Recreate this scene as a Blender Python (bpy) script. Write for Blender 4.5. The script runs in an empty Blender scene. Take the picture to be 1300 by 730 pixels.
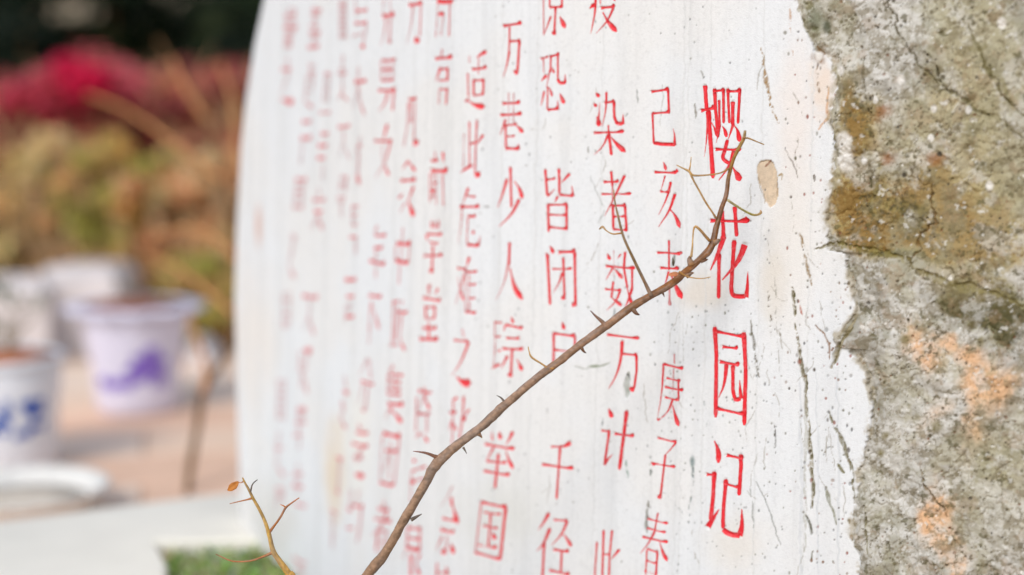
import bpy, math, random
import numpy as np
from mathutils import Vector

random.seed(7)
rng = np.random.default_rng(7)
C = bpy.context.scene.collection
R = math.radians

# ------------------------------------------------------------------ camera, world, sun, exposure
CAMH = 0.87                 # camera height above the terrace floor
PITCH = R(6.8)
FPX = 1806.0                # focal length in photo pixels (1300 wide)
cd = bpy.data.cameras.new("camera"); cam = bpy.data.objects.new("camera", cd); C.objects.link(cam)
cam.location = (0, 0, CAMH)
cam.rotation_euler = (R(90) - PITCH, 0, 0)
cd.sensor_width = 36.0; cd.lens = 36.0 * FPX / 1300.0
cd.clip_start = 0.05; cd.clip_end = 400
cd.dof.use_dof = True
cd.dof.focus_distance = 1.68
cd.dof.aperture_fstop = 1.15
bpy.context.scene.camera = cam

SUN_EL, SUN_AZ = R(40), R(208)      # azimuth clockwise from +Y: behind the camera, to its left
w = bpy.data.worlds.new("World"); bpy.context.scene.world = w; w.use_nodes = True
nt = w.node_tree
sky = nt.nodes.new('ShaderNodeTexSky'); sky.sky_type = 'NISHITA'; sky.sun_disc = False
sky.sun_elevation = SUN_EL; sky.sun_rotation = SUN_AZ
sky.dust_density = 1.6; sky.air_density = 1.0; sky.ozone_density = 1.0
hs = nt.nodes.new('ShaderNodeHueSaturation'); hs.inputs['Saturation'].default_value = 0.62
nt.links.new(sky.outputs[0], hs.inputs['Color'])
nt.links.new(hs.outputs[0], nt.nodes['Background'].inputs[0])
nt.nodes['Background'].inputs[1].default_value = 0.15
sd = bpy.data.lights.new("sun", 'SUN'); sun = bpy.data.objects.new("sun", sd); C.objects.link(sun)
sd.energy = 1.25; sd.angle = R(18); sd.color = (1.0, 0.975, 0.95)
sdir = Vector((math.sin(SUN_AZ)*math.cos(SUN_EL), math.cos(SUN_AZ)*math.cos(SUN_EL), math.sin(SUN_EL)))
sun.rotation_euler = sdir.to_track_quat('Z', 'Y').to_euler()
vs = bpy.context.scene.view_settings
vs.view_transform = 'Standard'; vs.look = 'None'; vs.gamma = 1.0; vs.use_curve_mapping = False
vs.exposure = 0.28

# ------------------------------------------------------------------ helpers
def tag(o, label=None, cat=None, group=None, kind=None):
    if label: o['label'] = label
    if cat: o['category'] = cat
    if group: o['group'] = group
    if kind: o['kind'] = kind
    return o

def empty(name, loc=(0, 0, 0)):
    o = bpy.data.objects.new(name, None); C.objects.link(o); o.location = loc
    o.empty_display_size = 0.05
    return o

def link(name, me, mat=None, parent=None):
    o = bpy.data.objects.new(name, me); C.objects.link(o)
    if mat: me.materials.append(mat)
    if parent is not None:
        o.parent = parent
        o.matrix_parent_inverse.identity()
        if parent.type == 'EMPTY' or True:
            # geometry is written in world space: shift it to the parent's frame
            p = parent
            off = Vector((0, 0, 0))
            while p is not None:
                off += p.location; p = p.parent
            o.location = -off
    return o

def mesh_np(name, V, F, smooth=True, cols=None, attrs=None):
    """V (n,3) array, F list of tuples or (m,4) int array"""
    me = bpy.data.meshes.new(name)
    V = np.asarray(V, dtype=np.float32)
    if isinstance(F, np.ndarray) and F.ndim == 2:
        k = F.shape[1]; m = len(F)
        me.vertices.add(len(V)); me.vertices.foreach_set('co', V.ravel())
        me.loops.add(m * k); me.loops.foreach_set('vertex_index', F.astype(np.int32).ravel())
        me.polygons.add(m)
        me.polygons.foreach_set('loop_start', (np.arange(m) * k).astype(np.int32))
        me.polygons.foreach_set('loop_total', np.full(m, k, dtype=np.int32))
        me.update(calc_edges=True)
    else:
        me.from_pydata([tuple(map(float, v)) for v in V], [], [tuple(map(int, f)) for f in F])
        me.update()
    me.polygons.foreach_set('use_smooth', np.full(len(me.polygons), smooth, dtype=bool))
    if cols is not None:
        a = me.color_attributes.new('Col', 'FLOAT_COLOR', 'POINT')
        c4 = np.ones((len(V), 4), dtype=np.float32); c4[:, :3] = cols
        a.data.foreach_set('color', c4.ravel())
    for k2, v in (attrs or {}).items():
        a = me.attributes.new(k2, 'FLOAT', 'POINT')
        a.data.foreach_set('value', np.asarray(v, dtype=np.float32))
    return me

def srgb(r, g, b):
    return tuple(((c/255)/12.92 if c/255 <= 0.04045 else ((c/255+0.055)/1.055)**2.4) for c in (r, g, b))

def material(name, color=(0.5, 0.5, 0.5), rough=0.7, var=0.15, scale=30, bump=0.1, bscale=80, vcol=False,
             spec=0.3, c2=None, dist=0.002):
    """principled material: base colour (or the Col attribute) varied by noise, with a noise bump"""
    m = bpy.data.materials.new(name); m.use_nodes = True
    t = m.node_tree; N = t.nodes; L = t.links
    b = N['Principled BSDF']
    b.inputs['Roughness'].default_value = rough
    b.inputs['Specular IOR Level'].default_value = spec
    tc = N.new('ShaderNodeTexCoord')
    n = N.new('ShaderNodeTexNoise'); n.inputs['Scale'].default_value = scale; n.inputs['Detail'].default_value = 6
    L.new(tc.outputs['Object'], n.inputs['Vector'])
    mr = N.new('ShaderNodeMapRange'); mr.inputs['From Min'].default_value = 0.3; mr.inputs['From Max'].default_value = 0.7
    L.new(n.outputs['Fac'], mr.inputs['Value'])
    mx = N.new('ShaderNodeMix'); mx.data_type = 'RGBA'
    L.new(mr.outputs[0], mx.inputs['Factor'])
    if vcol:
        at = N.new('ShaderNodeAttribute'); at.attribute_name = 'Col'
        mul = N.new('ShaderNodeMix'); mul.data_type = 'RGBA'; mul.blend_type = 'MULTIPLY'; mul.inputs['Factor'].default_value = 1
        L.new(at.outputs['Color'], mul.inputs['A'])
        mul.inputs['B'].default_value = (1-var, 1-var, 1-var, 1)
        L.new(mul.outputs['Result'], mx.inputs['A']); L.new(at.outputs['Color'], mx.inputs['B'])
    else:
        d = c2 if c2 else tuple(c*(1-var) for c in color)
        mx.inputs['A'].default_value = (*d, 1); mx.inputs['B'].default_value = (*color, 1)
    L.new(mx.outputs['Result'], b.inputs['Base Color'])
    if bump > 0:
        n2 = N.new('ShaderNodeTexNoise'); n2.inputs['Scale'].default_value = bscale; n2.inputs['Detail'].default_value = 8
        L.new(tc.outputs['Object'], n2.inputs['Vector'])
        bp = N.new('ShaderNodeBump'); bp.inputs['Strength'].default_value = bump; bp.inputs['Distance'].default_value = dist
        L.new(n2.outputs['Fac'], bp.inputs['Height']); L.new(bp.outputs[0], b.inputs['Normal'])
    return m

# value noise with smooth interpolation, 2-D, vectorised
_perm = rng.random((256, 256)).astype(np.float32)
def vnoise(x, y):
    xi = np.floor(x).astype(int); yi = np.floor(y).astype(int)
    fx = x - xi; fy = y - yi
    fx = fx*fx*(3-2*fx); fy = fy*fy*(3-2*fy)
    a = _perm[xi & 255, yi & 255]; b = _perm[(xi+1) & 255, yi & 255]
    c = _perm[xi & 255, (yi+1) & 255]; d = _perm[(xi+1) & 255, (yi+1) & 255]
    return (a*(1-fx)+b*fx)*(1-fy)+(c*(1-fx)+d*fx)*fy
def fbm(x, y, octv=5, gain=0.5, ox=0.0):
    r = 0; amp = 1; tot = 0
    for i in range(octv):
        k = 2.03**i
        # rotate each octave a little so the lattice does not show
        ca, sa = math.cos(0.6*i+0.3), math.sin(0.6*i+0.3)
        r = r + amp*vnoise((x*ca-y*sa)*k+ox+17.3*i, (x*sa+y*ca)*k+ox*1.7+9.1*i)
        tot += amp; amp *= gain
    return r/tot
def sstep(a, b, x):
    t = np.clip((x-a)/(b-a), 0, 1); return t*t*(3-2*t)

# photo pixel -> ray direction (world), camera at (0,0,CAMH)
def ray(px, py):
    px = np.asarray(px, float); py = np.asarray(py, float)
    u = (px-650)/FPX; v = (365-py)/FPX
    ca, sa = math.cos(PITCH), math.sin(PITCH)
    return u, ca + v*sa, -sa + v*ca
def at(px, py, Y):
    """point that appears at that photo pixel, standing at distance Y"""
    x, y, z = ray(px, py)
    return Vector((float(x/y*Y), Y, float(CAMH+z/y*Y)))
def on_floor(px, py, z=0.0):
    x, y, zz = ray(px, py); t = (z-CAMH)/zz
    return Vector((float(x*t), float(y*t), z))

# ------------------------------------------------------------------ the stone's face: plan section
# s runs along the face from right (negative) to left; s = 0 under the title column
_ks = [-1.6, -0.95, -0.75, -0.5, -0.25, 0.0, 0.22, 0.30, 0.37, 0.44, 0.52, 0.60, 0.72, 0.95, 2.2]
_kt = [-80, -70, -10, 14, 24, 31, 31.5, 37, 43.5, 49, 53, 56, 58.5, 60.5, 62]
def theta0(s): return np.radians(np.interp(s, _ks, _kt))
_S = np.arange(-1.6, 2.2, 0.002)
_th = theta0(_S); 
_k = np.ones(41)/41; _th = np.concatenate([_th[:20], np.convolve(_th, _k, 'valid'), _th[-20:]])
_PX = np.concatenate([[0], np.cumsum(-np.cos(_th[:-1])*0.002)])
_PY = np.concatenate([[0], np.cumsum(np.sin(_th[:-1])*0.002)])
i0 = int(np.argmin(abs(_S)))
_PX += (915-650)/FPX*1.72 - _PX[i0]; _PY += 1.72-_PY[i0]
_msk = (_S > -0.55) & (_S < 1.25)
_tan = (_PX/_PY)[_msk]; _Sm = _S[_msk]
def px2sz(px, py):
    x, y, z = ray(px, py); q = x/y
    s = np.interp(-q, -_tan, _Sm)
    X = np.interp(s, _S, _PX); Y = np.interp(s, _S, _PY)
    return s, CAMH + z/y*Y
def undul(s, z):
    return 0.0035*(fbm(s*3.1+5, z*2.3+2, 3)-0.5) + 0.0010*(fbm(s*28, z*7, 2, ox=31)-0.5)
def face_pt(s, z, h):
    """world point on the stone face, raised h along its outward normal"""
    X = np.interp(s, _S, _PX); Y = np.interp(s, _S, _PY); th = np.interp(s, _S, _th)
    h = h + undul(s, z)
    return np.stack([X - np.sin(th)*h, Y - np.cos(th)*h, z], -1)
# ------------------------------------------------------------------ the inscription
# each character: (origin x, origin y) then strokes "type width [~fade] : x,y x,y ..." in fifths of a photo pixel
# types: h bar with a heavy end, v upright, p sweep to a point, n sweep that swells, d dot, u even
INSCR = [
# --- title column
('title', 730, 80, "v27:825,142 836,300; v30:846,300 862,520 876,732; p14:842,318 838,460 822,595; h24:797,302 885,285; n15:865,375 890,420 905,470; v23:886,162 893,300 910,470; h20:880,178 945,172; v18:942,162 944,382; v15:915,235 918,400; p14:920,395 912,450 895,510; d18:935,400 952,425 962,470; v18:970,162 980,382; h22:962,180 1050,178; v19:1047,162 1035,385; v24:1002,245 1001,392; p18:1005,385 992,430 974,482; n24:1012,395 1035,430 1046,500; u20:968,488 952,555 932,608 985,640; h20:890,547 1055,552; p24:1008,560 985,650 912,746; n32:1000,660 1030,705 1048,748"),
('title', 730, 210, "h24:858,350 1100,356; d30:1085,325 1092,350 1100,362; v26:932,285 943,400 942,465; p34:945,452 905,570 860,665; v25:1015,262 1027,450; v24:915,560 914,720 912,845; p38:1078,505 1040,610 935,728; v27:1012,475 1000,650 992,780 1000,830; u26:998,818 1025,832 1080,830; p26:1088,838 1096,770 1098,672"),
('title', 730, 410, "v27:888,25 898,200 893,600; h22:890,52 1080,90; v27:1073,60 1084,300 1075,650; h20:935,150 1035,162; h22:918,245 1045,268; p26:962,262 950,390 912,475; v24:1003,270 1003,430 1015,480; u24:1010,478 1030,488 1050,480; p24:1056,480 1050,440 1046,362; h22:900,542 1078,582"),
('title', 730, 530, "d26:885,148 914,215 910,288; h20:835,360 890,365; v28:885,345 878,500 862,655; p36:845,695 872,650 916,582; h22:962,238 1070,262; v26:1053,235 1055,300 1042,495; h19:945,415 1040,446; v26:960,392 945,560 940,705; u30:942,708 965,730 1000,745 1045,748; p36:1046,752 1062,690 1060,582"),
# --- first column
('c1', 730, 80, "h20:482,182 595,168; v16:590,165 597,322; h17:490,320 600,312; v14:492,318 500,512; u22:498,508 560,515 634,518; p18:632,520 632,460 622,415"),
('c1', 730, 210, "d16:560,-22 570,0 577,32; h18:503,42 645,48; d16:645,20 648,45; p10:572,65 560,110 545,160; h16:540,165 592,170; v18:608,105 595,165; p14:598,160 570,240 530,315; p20:634,182 600,290 530,390; n22:600,275 645,330 665,395"),
('c1', 730, 300, "h17:520,103 600,105 672,115; d16:668,95 678,110; v13:597,25 597,215; h18:540,200 655,206; d22:640,190 655,212; p15:595,225 570,315; v12~4:598,300 602,440; d18~3:597,395 603,440; n30:612,250 640,320 680,395"),
('c1', 730, 410, "v9~5:630,195 632,260; h18:562,260 688,292; p13:562,258 552,450 522,615; d16:520,608 538,616; h14:580,348 670,370; h17:570,405 688,430; h16:570,470 655,492; v13:657,355 657,496; v9~6:628,280 620,440; p14:620,490 590,570 525,620; n22:620,520 640,600 660,655"),
('c1', 730, 530, "h15:525,128 645,158; p12:642,158 610,200 572,238; v14:575,235 562,350 545,500; d24:548,480 535,515; h15:486,288 638,316; d20:486,285 510,300"),
('c1', 730, 584, "v11:529,335 505,465; p15:507,455 470,530 415,592; h14:462,370 592,405; h14:460,430 578,462; h17:430,485 592,524; n20:540,520 560,590 588,640; h15:460,562 528,585; v10:458,570 452,735; v15:525,585 515,740; h13:455,635 515,658; h13:442,700 510,722"),
# --- second column
('c2', 560, 0, "p16:980,-10 978,80 950,215; d20:942,55 978,22; h22:1012,50 1102,42; p15:1095,45 1060,130 985,212; n26:1025,78 1060,140 1115,202; v10:1010,-20 1010,30; v12:1080,-20 1105,5"),
('c2', 730, 80, "d20:133,188 155,215; d18:120,255 136,278; d26:138,340 150,365 152,402; p12:150,380 158,250; p14:200,185 198,300 172,405; h20:186,252 250,244; v19:248,245 250,340 262,375; u22:258,370 275,388 300,382; p18:305,388 306,320; h18:118,443 312,438; v12:212,395 215,450; v20:215,450 232,585; p14:210,455 180,530 122,582; n26:220,460 270,520 320,565"),
('c2', 730, 210, "v17:230,38 238,130; v9~3:238,130 240,240; h18:180,105 278,104; h14:168,182 358,182; p18:315,65 262,180 188,322; v18:240,250 244,405; h20:232,255 322,255; v18:318,255 328,420; h14:245,325 315,325; h17:242,405 332,412"),
('c2', 730, 300, "d18:205,110 212,128 222,150; p12:290,115 268,145; v7~5:247,88 247,260; h18:193,188 382,206; p13:240,200 195,278; n18:245,200 302,268; v15:243,288 235,340; h15:188,335 292,345; v14:238,340 229,392; n18:228,385 296,442; p15:286,345 260,415 198,472; v17:318,100 310,200; v15:310,200 332,330; v14:362,205 362,335; p17:362,330 340,400 302,495; n18:325,312 350,400 372,462"),
('c2', 730, 410, "h17:202,73 408,101; p22:300,115 290,250 255,350 213,418; h17:300,195 392,206; v17:389,205 390,300 376,410; d30:380,405 350,430"),
('c2', 730, 530, "d24:213,-57 225,-30 235,2; h16:168,82 222,90; v17:217,90 190,292; p18:186,302 210,265 240,232; h20:250,102 375,120; v24:328,-42 315,70 283,332"),
('c2', 730, 584, "v13~2:142,520 128,740; v15:184,445 176,740; h15:178,595 218,600; v13:238,445 222,600 218,740; p18:282,570 232,628"),
# --- third column
('c3', 560, 0, "v10~4:650,-10 652,228; v12:690,-10 690,42; h19:686,46 772,44; v14:768,-10 768,45; v14:728,45 720,205; d24:727,190 712,220; p13:698,105 656,215; d24:755,105 788,178"),
('c3', 560, 0, "h14:630,372 680,362; v9~3:650,375 652,462; p22:668,478 635,515; h18:688,362 750,344; v12:698,350 695,460; p10:693,440 668,560; v12:742,350 742,500; u18:740,500 755,530 788,525; p14:790,525 788,470; d12:705,425 718,465; p14:655,580 634,672; v10:678,550 674,695; h22:674,697 742,690; p15:743,695 740,635; d12:690,555 706,612; d22:755,595 782,658"),
('c3', 560, 130, "v18:662,425 675,592; h17:674,490 726,485; p13:676,598 725,548; v17:748,420 752,582; p19:815,455 762,512; h20:750,585 838,595; p14:840,597 830,528; p16:740,598 722,635; v18:680,645 683,822; h17:680,650 802,650; v18:797,650 797,812; h15:683,712 795,718; h17:683,790 800,805"),
('c3', 560, 260, "d20:692,262 705,285 712,308; v19:675,315 692,636; d18:665,305 682,335; h24:743,300 852,298; v19:848,300 852,645; d28:860,640 830,628; h14:705,407 830,408; v15:775,335 783,595; d22:790,598 762,585; p14:770,430 748,500 712,558"),
('c3', 560, 380, "d20:768,145 774,165 780,192; h20:710,215 852,236; v17:714,215 716,300 713,432; v17:848,235 850,330; h15:720,320 850,336"),
('c3', 560, 500, "h15:698,335 770,336; p30:820,310 790,330 755,338; v15:757,340 735,668; h19:643,446 842,476"),
('c3', 560, 584, "p22:685,340 655,395 622,442; p22:692,438 655,530 610,576; v16:658,520 646,740; h15:716,378 802,386; p18:803,388 770,470 702,542; n18:770,460 800,495 830,548; h20:713,567 813,581; v15:768,580 762,712; h18:688,698 818,728"),
# --- fourth column
('c4', 560, 0, "h20:393,165 512,148; v11:436,170 432,330; p13:434,325 418,420 395,492; h18:438,262 502,260; v16:498,260 485,455; d28:492,448 465,465"),
('c4', 560, 130, "v9~5:430,-60 432,140; v9~6:462,-60 460,140; h19:388,7 502,3; h19:374,80 512,75; p13:410,110 375,208; h15:404,146 480,140; n20:470,140 495,160 520,192; h15:418,215 468,215; v13:410,150 412,290; h24:408,290 494,296; p13:495,298 492,262"),
('c4', 560, 130, "v15:440,410 446,668; p17:418,488 395,570 358,668; n20:465,500 500,550 516,612; p20:494,618 450,710 368,788"),
('c4', 560, 260, "v17:435,240 430,385; p12~3:428,370 402,500 348,606; n26:438,400 465,530 518,602"),
('c4', 560, 380, "h13:340,145 387,150; v8~4:342,140 342,240; h13:344,237 378,237; v8~4:346,240 336,432; d15:362,330 378,322; p17:370,412 320,442; d15:446,110 458,150; h18:408,160 518,186; p11:405,165 400,206; h17:413,245 498,250; h17:388,312 522,318; v16:452,320 445,472; d24:450,455 435,492; p18:422,362 380,442; n20:483,380 500,415 516,452"),
('c4', 560, 500, "d11~3:325,235 330,298; d20:372,240 381,288; p20:455,243 435,290 412,322; h18:278,317 468,352; p13:336,340 285,438; n18:414,352 430,420 462,476; h15:292,425 415,440; v16:368,380 345,598; h18:272,487 438,518"),
('c4', 560, 584, "v12~4:258,265 218,602; h20:253,265 418,302; v19:413,300 378,635; h19:218,584 380,632; h13:273,330 382,346; v13:318,340 302,552; h14:268,415 362,436; d22:328,460 348,502; h19:238,535 358,558"),
# --- fifth column
('c5', 560, 0, "p24:282,328 222,364; v8~3:238,365 235,470; h19:193,440 288,430; v10~6:178,355 180,400; v11~2:168,465 172,612; v14:205,505 205,606; h15:203,510 272,510; v13:269,510 266,602; h14:205,606 265,600; p17:152,648 178,618; n28:172,640 215,670 276,678"),
('c5', 560, 130, "v8~6:145,200 140,425; v12~4:178,120 180,400; p20:192,398 122,446; h15:176,266 216,256; v14~4:226,110 214,442; d32:212,445 245,466; p15:266,208 224,268"),
('c5', 560, 130, "p15:172,545 140,642; h14:168,592 218,602; h18:122,662 242,663; d24:120,665 145,660; p9~4:136,665 130,770 110,900; h22:170,722 220,723; v9~4:172,725 166,900; h24:166,902 240,910; p10~3:240,912 248,845; d15:205,810 205,835"),
('c5', 560, 260, "h16:103,400 162,410; p12~3:158,410 130,520 92,635; n12~3:108,460 125,540 148,612; p18:180,335 165,392; h16:162,425 228,426; v9~4:180,440 182,682; v9~5:156,410 160,692; h15:172,505 222,507; h15:172,592 218,594; h19:155,675 222,688"),
('c5', 560, 380, "v10~4:138,188 148,240; h15:82,257 172,268; p14:178,272 130,400 66,490; n40:102,490 140,528 190,532"),
('c5', 560, 500, "p18:102,25 70,46; h20:53,118 98,118; v9~3:80,50 72,330; p13~2:72,170 52,232; n12~2:80,180 98,232; v15~4:145,15 138,150 118,292; d24:128,150 158,162; p12:178,98 148,152"),
('c5', 560, 584, "p8~6:75,165 40,240 -8,300; v17:68,238 72,292; n20:75,280 90,340 108,405; h17:8,368 88,386; h22:-4,440 84,461; v10~4:40,480 34,572; p12~3:8,485 -32,575; d26:20,560 17,600; d20:65,530 82,595"),
('c5', 330, 584, "v9:1125,655 1122,740; v9:1186,680 1184,740; h15:1112,715 1202,716"),
# --- sixth column
('c6', 330, 0, "u24:1122,4 1170,14 1220,6; v8~5:1130,20 1115,238; d24:1128,90 1168,86; v8~5:1166,90 1148,228; v10~4:1206,20 1200,232"),
('c6', 330, 0, "v9~2:1158,312 1146,375; h22:1110,372 1218,364; p15:1145,430 1116,518; h15:1140,438 1195,438; v13:1190,440 1190,512; h15:1132,510 1192,508; h13:1138,566 1192,568; v10~5:1138,570 1134,662; v13~2:1186,570 1180,664"),
('c6', 330, 130, "h22:1083,370 1128,370; h28:1083,432 1188,437; p15:1160,318 1166,382; v8~5:1112,310 1112,362; v9~4:1080,450 1080,635; v9~5:1120,450 1120,652; v9~3:1158,450 1166,657; h15:1093,515 1128,512; d22:1088,550 1108,572; h12~3:1082,600 1118,600; v8~4:1100,450 1100,600"),
('c6', 330, 260, "d12~4:1088,95 1092,152; d12~4:1110,95 1112,152; d12~3:1138,95 1130,155; h18:1062,185 1155,190; p15:1060,190 1064,228; h15:1078,235 1132,250; h18:1040,322 1158,322; v12:1100,260 1094,422; d20:1100,395 1086,432"),
('c6', 330, 380, "v12~3:1085,-95 1072,-40; v12~2:1070,-90 1078,-30; p13:1132,-68 1114,-30; h20:1036,-12 1148,12; v13:1054,40 1055,122; h14:1054,50 1116,50; v13:1113,50 1110,122; h14:1054,122 1112,122; h20:1033,182 1122,185; v13:1075,150 1075,248; h24:1012,250 1132,256"),
('c6', 330, 380, "d18~2:1008,568 1022,592; h20:1036,583 1090,600; p13~2:1045,560 1038,652; n16~2:1048,620 1078,702; h14~2:998,720 1082,730; p12~4:1060,610 1000,700"),
('c6', 330, 500, "v10~4:996,20 990,242; v10~4:1060,140 1060,242; h15~2:1003,130 1078,130; p15~2:1020,250 982,282; n16~2:1038,255 1066,308"),
('c6', 330, 500, "d22:985,415 972,432; h16:958,492 992,484; h16:1003,476 1052,464; d24:948,562 985,554; h14~2:993,546 1045,540; v8~5:960,500 955,692"),
('c6', 330, 584, "h20:943,430 1018,440; h18:938,495 1012,505; v12~3:936,420 930,562; v12~3:1016,430 1012,578; h30:928,553 1012,577; v24~4:958,600 956,740; p15~2:1016,600 985,662; n18~2:985,650 1012,735; p8~4:925,580 900,628"),
# --- seventh column
('c7', 330, 0, "h26:943,32 1028,22; p10~5:972,45 960,180 930,282; v10~4:1022,40 1015,232; d28:988,232 1002,272"),
('c7', 330, 130, "h24:943,-20 992,-22; v9~5:940,0 935,150 912,282; v9~5:985,0 978,242; u34:972,252 1000,256; v20~6:955,0 958,132"),
('c7', 330, 130, "p14:945,372 902,426; n14:948,378 988,436; h22:890,497 988,492; p15:976,538 943,625; n22:940,618 960,670 978,724; d13~2:908,578 882,612; p9~3:925,638 888,702"),
('c7', 330, 260, "h28:866,245 958,252; h28:860,352 945,372; v8~5:910,148 905,242; v9~5:864,260 862,352; v9~5:953,260 946,362; v9~4:892,370 884,504; v8~5:905,260 895,352"),
('c7', 330, 380, "h20~2:838,20 882,14; h20:878,80 938,86; v10~5:848,30 842,282; v14~5:873,50 860,262; h16~3:823,290 878,291; p12~4:902,100 890,255; n14~3:890,240 905,290 922,328; p10~4:908,8 900,42"),
('c7', 330, 380, "p14~4:846,418 812,482; h15:822,475 908,485; h15:812,515 892,530; h15:818,560 892,576; h15:808,600 892,611; v10~5:814,480 812,602; v12~5:862,458 856,622; h28:808,664 908,671; v15:830,690 833,722; p10~5:822,700 790,762; n20:842,705 870,740 898,784"),
('c7', 330, 500, "h28:778,248 888,277; v9~5:778,260 760,562; v10~4:884,280 848,584; h22:755,560 842,586; h20:793,358 868,368; p9~4:826,372 775,498; v9~5:830,300 815,542"),
('c7', 330, 584, "h22:743,304 812,324; v10~4:786,258 775,345; h19:723,370 828,396; p15~2:803,342 765,420 702,492; v13~2:750,450 734,572; h15~2:758,440 802,460; h13~3:743,515 792,530; v10~3:800,450 785,572; h13~3:730,572 778,580"),
# --- eighth column
('c8', 330, 0, "v8~6:786,-5 780,82; v8~6:824,-5 830,82; h28:773,100 852,95; p14~5:802,115 788,220 765,292; v14~5:830,115 822,278; d18~2:818,238 826,276"),
('c8', 330, 0, "h18~1:772,382 858,382; h19:772,442 848,442; h19:768,510 848,510; v10~5:770,385 770,512; v12~5:808,385 808,512; h21:748,573 858,574; p16~2:812,578 800,650 752,708; v14~3:850,580 842,702; v9~5:845,385 845,512"),
('c8', 330, 130, "h17:723,243 838,248; p18~1:808,142 780,245; v8~5:776,260 776,362; n14~3:778,365 798,420 818,467; p14~3:828,258 795,380 728,482"),
('c8', 330, 260, "p12~3:742,136 725,192; h20:728,195 798,195; h22:722,272 778,276; h22:692,354 792,380; v10~5:736,280 735,467"),
('c8', 330, 260, "h22:688,572 768,588; p13~4:708,615 695,740 688,790; v10~6:698,745 690,882; n14~4:712,640 735,710 755,795"),
('c8', 330, 380, "p11~5:682,375 655,430 628,482; v10~5:690,385 702,512; h18:638,518 718,544; p10~6:650,545 635,620 618,672; v14~6:680,548 664,705; d15~2:660,680 655,715"),
('c8', 330, 500, "d14~4:622,188 640,232; h22:608,243 682,256; h19:578,314 682,338; p13~3:652,340 588,412; h17~3:588,405 648,416; p14~3:642,385 600,442; d28:600,508 658,526"),
('c8', 330, 584, "v10~6:575,190 570,312; v10~6:627,190 616,282; h22:583,284 652,302; d18~2:548,302 578,324; h20~2:543,430 588,436; v16~6:640,310 632,420 614,524"),
# --- ninth column
('c9', 330, 0, "v9~5:606,-5 610,102; h20:610,68 682,65; h20~1:603,148 678,146; h14~5:588,227 652,214; v10~5:676,150 655,282; d24:643,284 662,304"),
('c9', 330, 0, "h24:603,521 678,515; v9~5:628,422 625,522; p10~5:626,530 618,600 590,690; n11~4:630,550 638,650 668,734"),
('c9', 330, 130, "v10~6:640,215 625,270 608,320; d16~3:618,272 648,278; v14~5:628,310 622,442; v13~4:620,440 634,525; d20~2:613,462 632,512"),
('c9', 330, 260, "h18~2:586,10 628,12; h18~2:583,70 617,68; h18~2:583,125 620,126; h20~1:573,205 617,206; v10~5:612,210 608,314; v9~6:588,10 586,130"),
('c9', 330, 260, "h28:543,475 612,478; h24:553,582 598,583; h26:543,708 598,713"),
('c9', 330, 380, "v12~6:536,485 546,562; d24~1:528,578 560,602; v22~6:522,640 530,722; d16~3:520,650 528,670"),
('c9', 330, 500, "v16~6:510,128 520,192; d18~2:525,188 545,218; d22~3:483,398 522,424; v14~6:505,430 495,600; d18~3:485,608 502,638; d14~4:480,620 495,600"),
('c9', 330, 584, "h18~2:452,318 488,346; h12~5:452,400 480,406; h12~5:452,468 478,474; v10~6:462,340 458,560"),
# --- tenth to fourteenth columns, far round the stone
('c10', 330, 0, "h16~3:503,30 550,32; h16~3:503,62 550,62; h16~3:503,96 550,98; h14~4:503,128 550,130; h16~3:503,160 550,162; h14~4:503,192 550,192; h18~3:503,228 550,228; v12~6:510,0 508,250; v12~6:544,0 544,250; v10~6:527,0 526,250"),
('c10', 330, 0, "h20~3:498,467 552,468; v12~6:526,345 524,602; n14~3:518,598 562,640; p14~3:524,590 498,632; h14~5:500,440 550,440"),
('c10', 330, 130, "h22~1:498,156 572,151; v10~5:530,165 534,255; n11~5:530,250 548,310 574,368; p9~6:526,260 503,362"),
('c10', 330, 130, "h20~3:518,466 562,476; v20~5:550,480 540,562; v14~6:516,480 508,562; h18~4:510,520 545,524; h20~3:493,602 545,607; h14~4:498,630 538,634; v14~6:516,640 520,730"),
('c10', 330, 380, "v12~6:570,20 566,90; h14~5:545,40 585,42; v10~6:545,42 540,150"),
('c11', 330, 0, "h28~3:410,466 455,471; v10~5:415,488 402,652; v10~5:440,488 428,652; h14~5:405,560 442,562; h20~2:378,712 448,716"),
('c11', 330, 130, "h28:390,200 435,201; h30:373,275 426,276; h28:368,352 414,354; v9~5:402,395 396,492"),
('c11', 330, 130, "v8~5:375,540 372,600; h24~1:338,618 413,622; h30:348,692 396,697; v14~4:375,705 365,765; n14~3:372,725 398,812; p12~4:362,735 322,812"),
('c11', 330, 260, "h28~1:272,578 370,592; v10~5:318,600 312,742; p9~5:310,715 290,770 272,802; n15~4:314,720 345,825"),
('c11', 330, 380, "d36~1:278,320 328,330; v12~5:258,330 255,455; v12~5:300,345 290,455; h16~4:250,400 300,405; h16~4:248,448 300,455; v12~5:272,460 262,560; n14~4:285,490 302,600; h14~5:255,500 296,505; d36~3:245,688 295,710"),
('c11', 330, 500, "h24~3:238,100 290,106; h24~3:233,180 295,186; h24~3:222,262 272,266; v12~5:255,80 248,265; v12~6:258,270 252,355; v10~6:282,110 278,190; h14~5:240,140 285,142"),
('c11', 330, 500, "h24~2:218,508 274,514; h28~1:215,575 275,598; h24~2:228,695 297,718; v10~6:248,440 245,640"),
('c11', 330, 584, "h22~2:212,618 248,640; h18~2:240,640 298,660; h22~3:230,688 290,712; v10~6:262,660 256,740"),
('c12', 330, 0, "h28~2:332,58 390,70; h22~4:325,92 380,100; v16~5:350,60 342,130; h20~3:318,160 372,165; h30~3:315,205 384,211; h20~4:320,235 375,238; h28~1:305,299 375,297; v12~5:348,130 342,300"),
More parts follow.
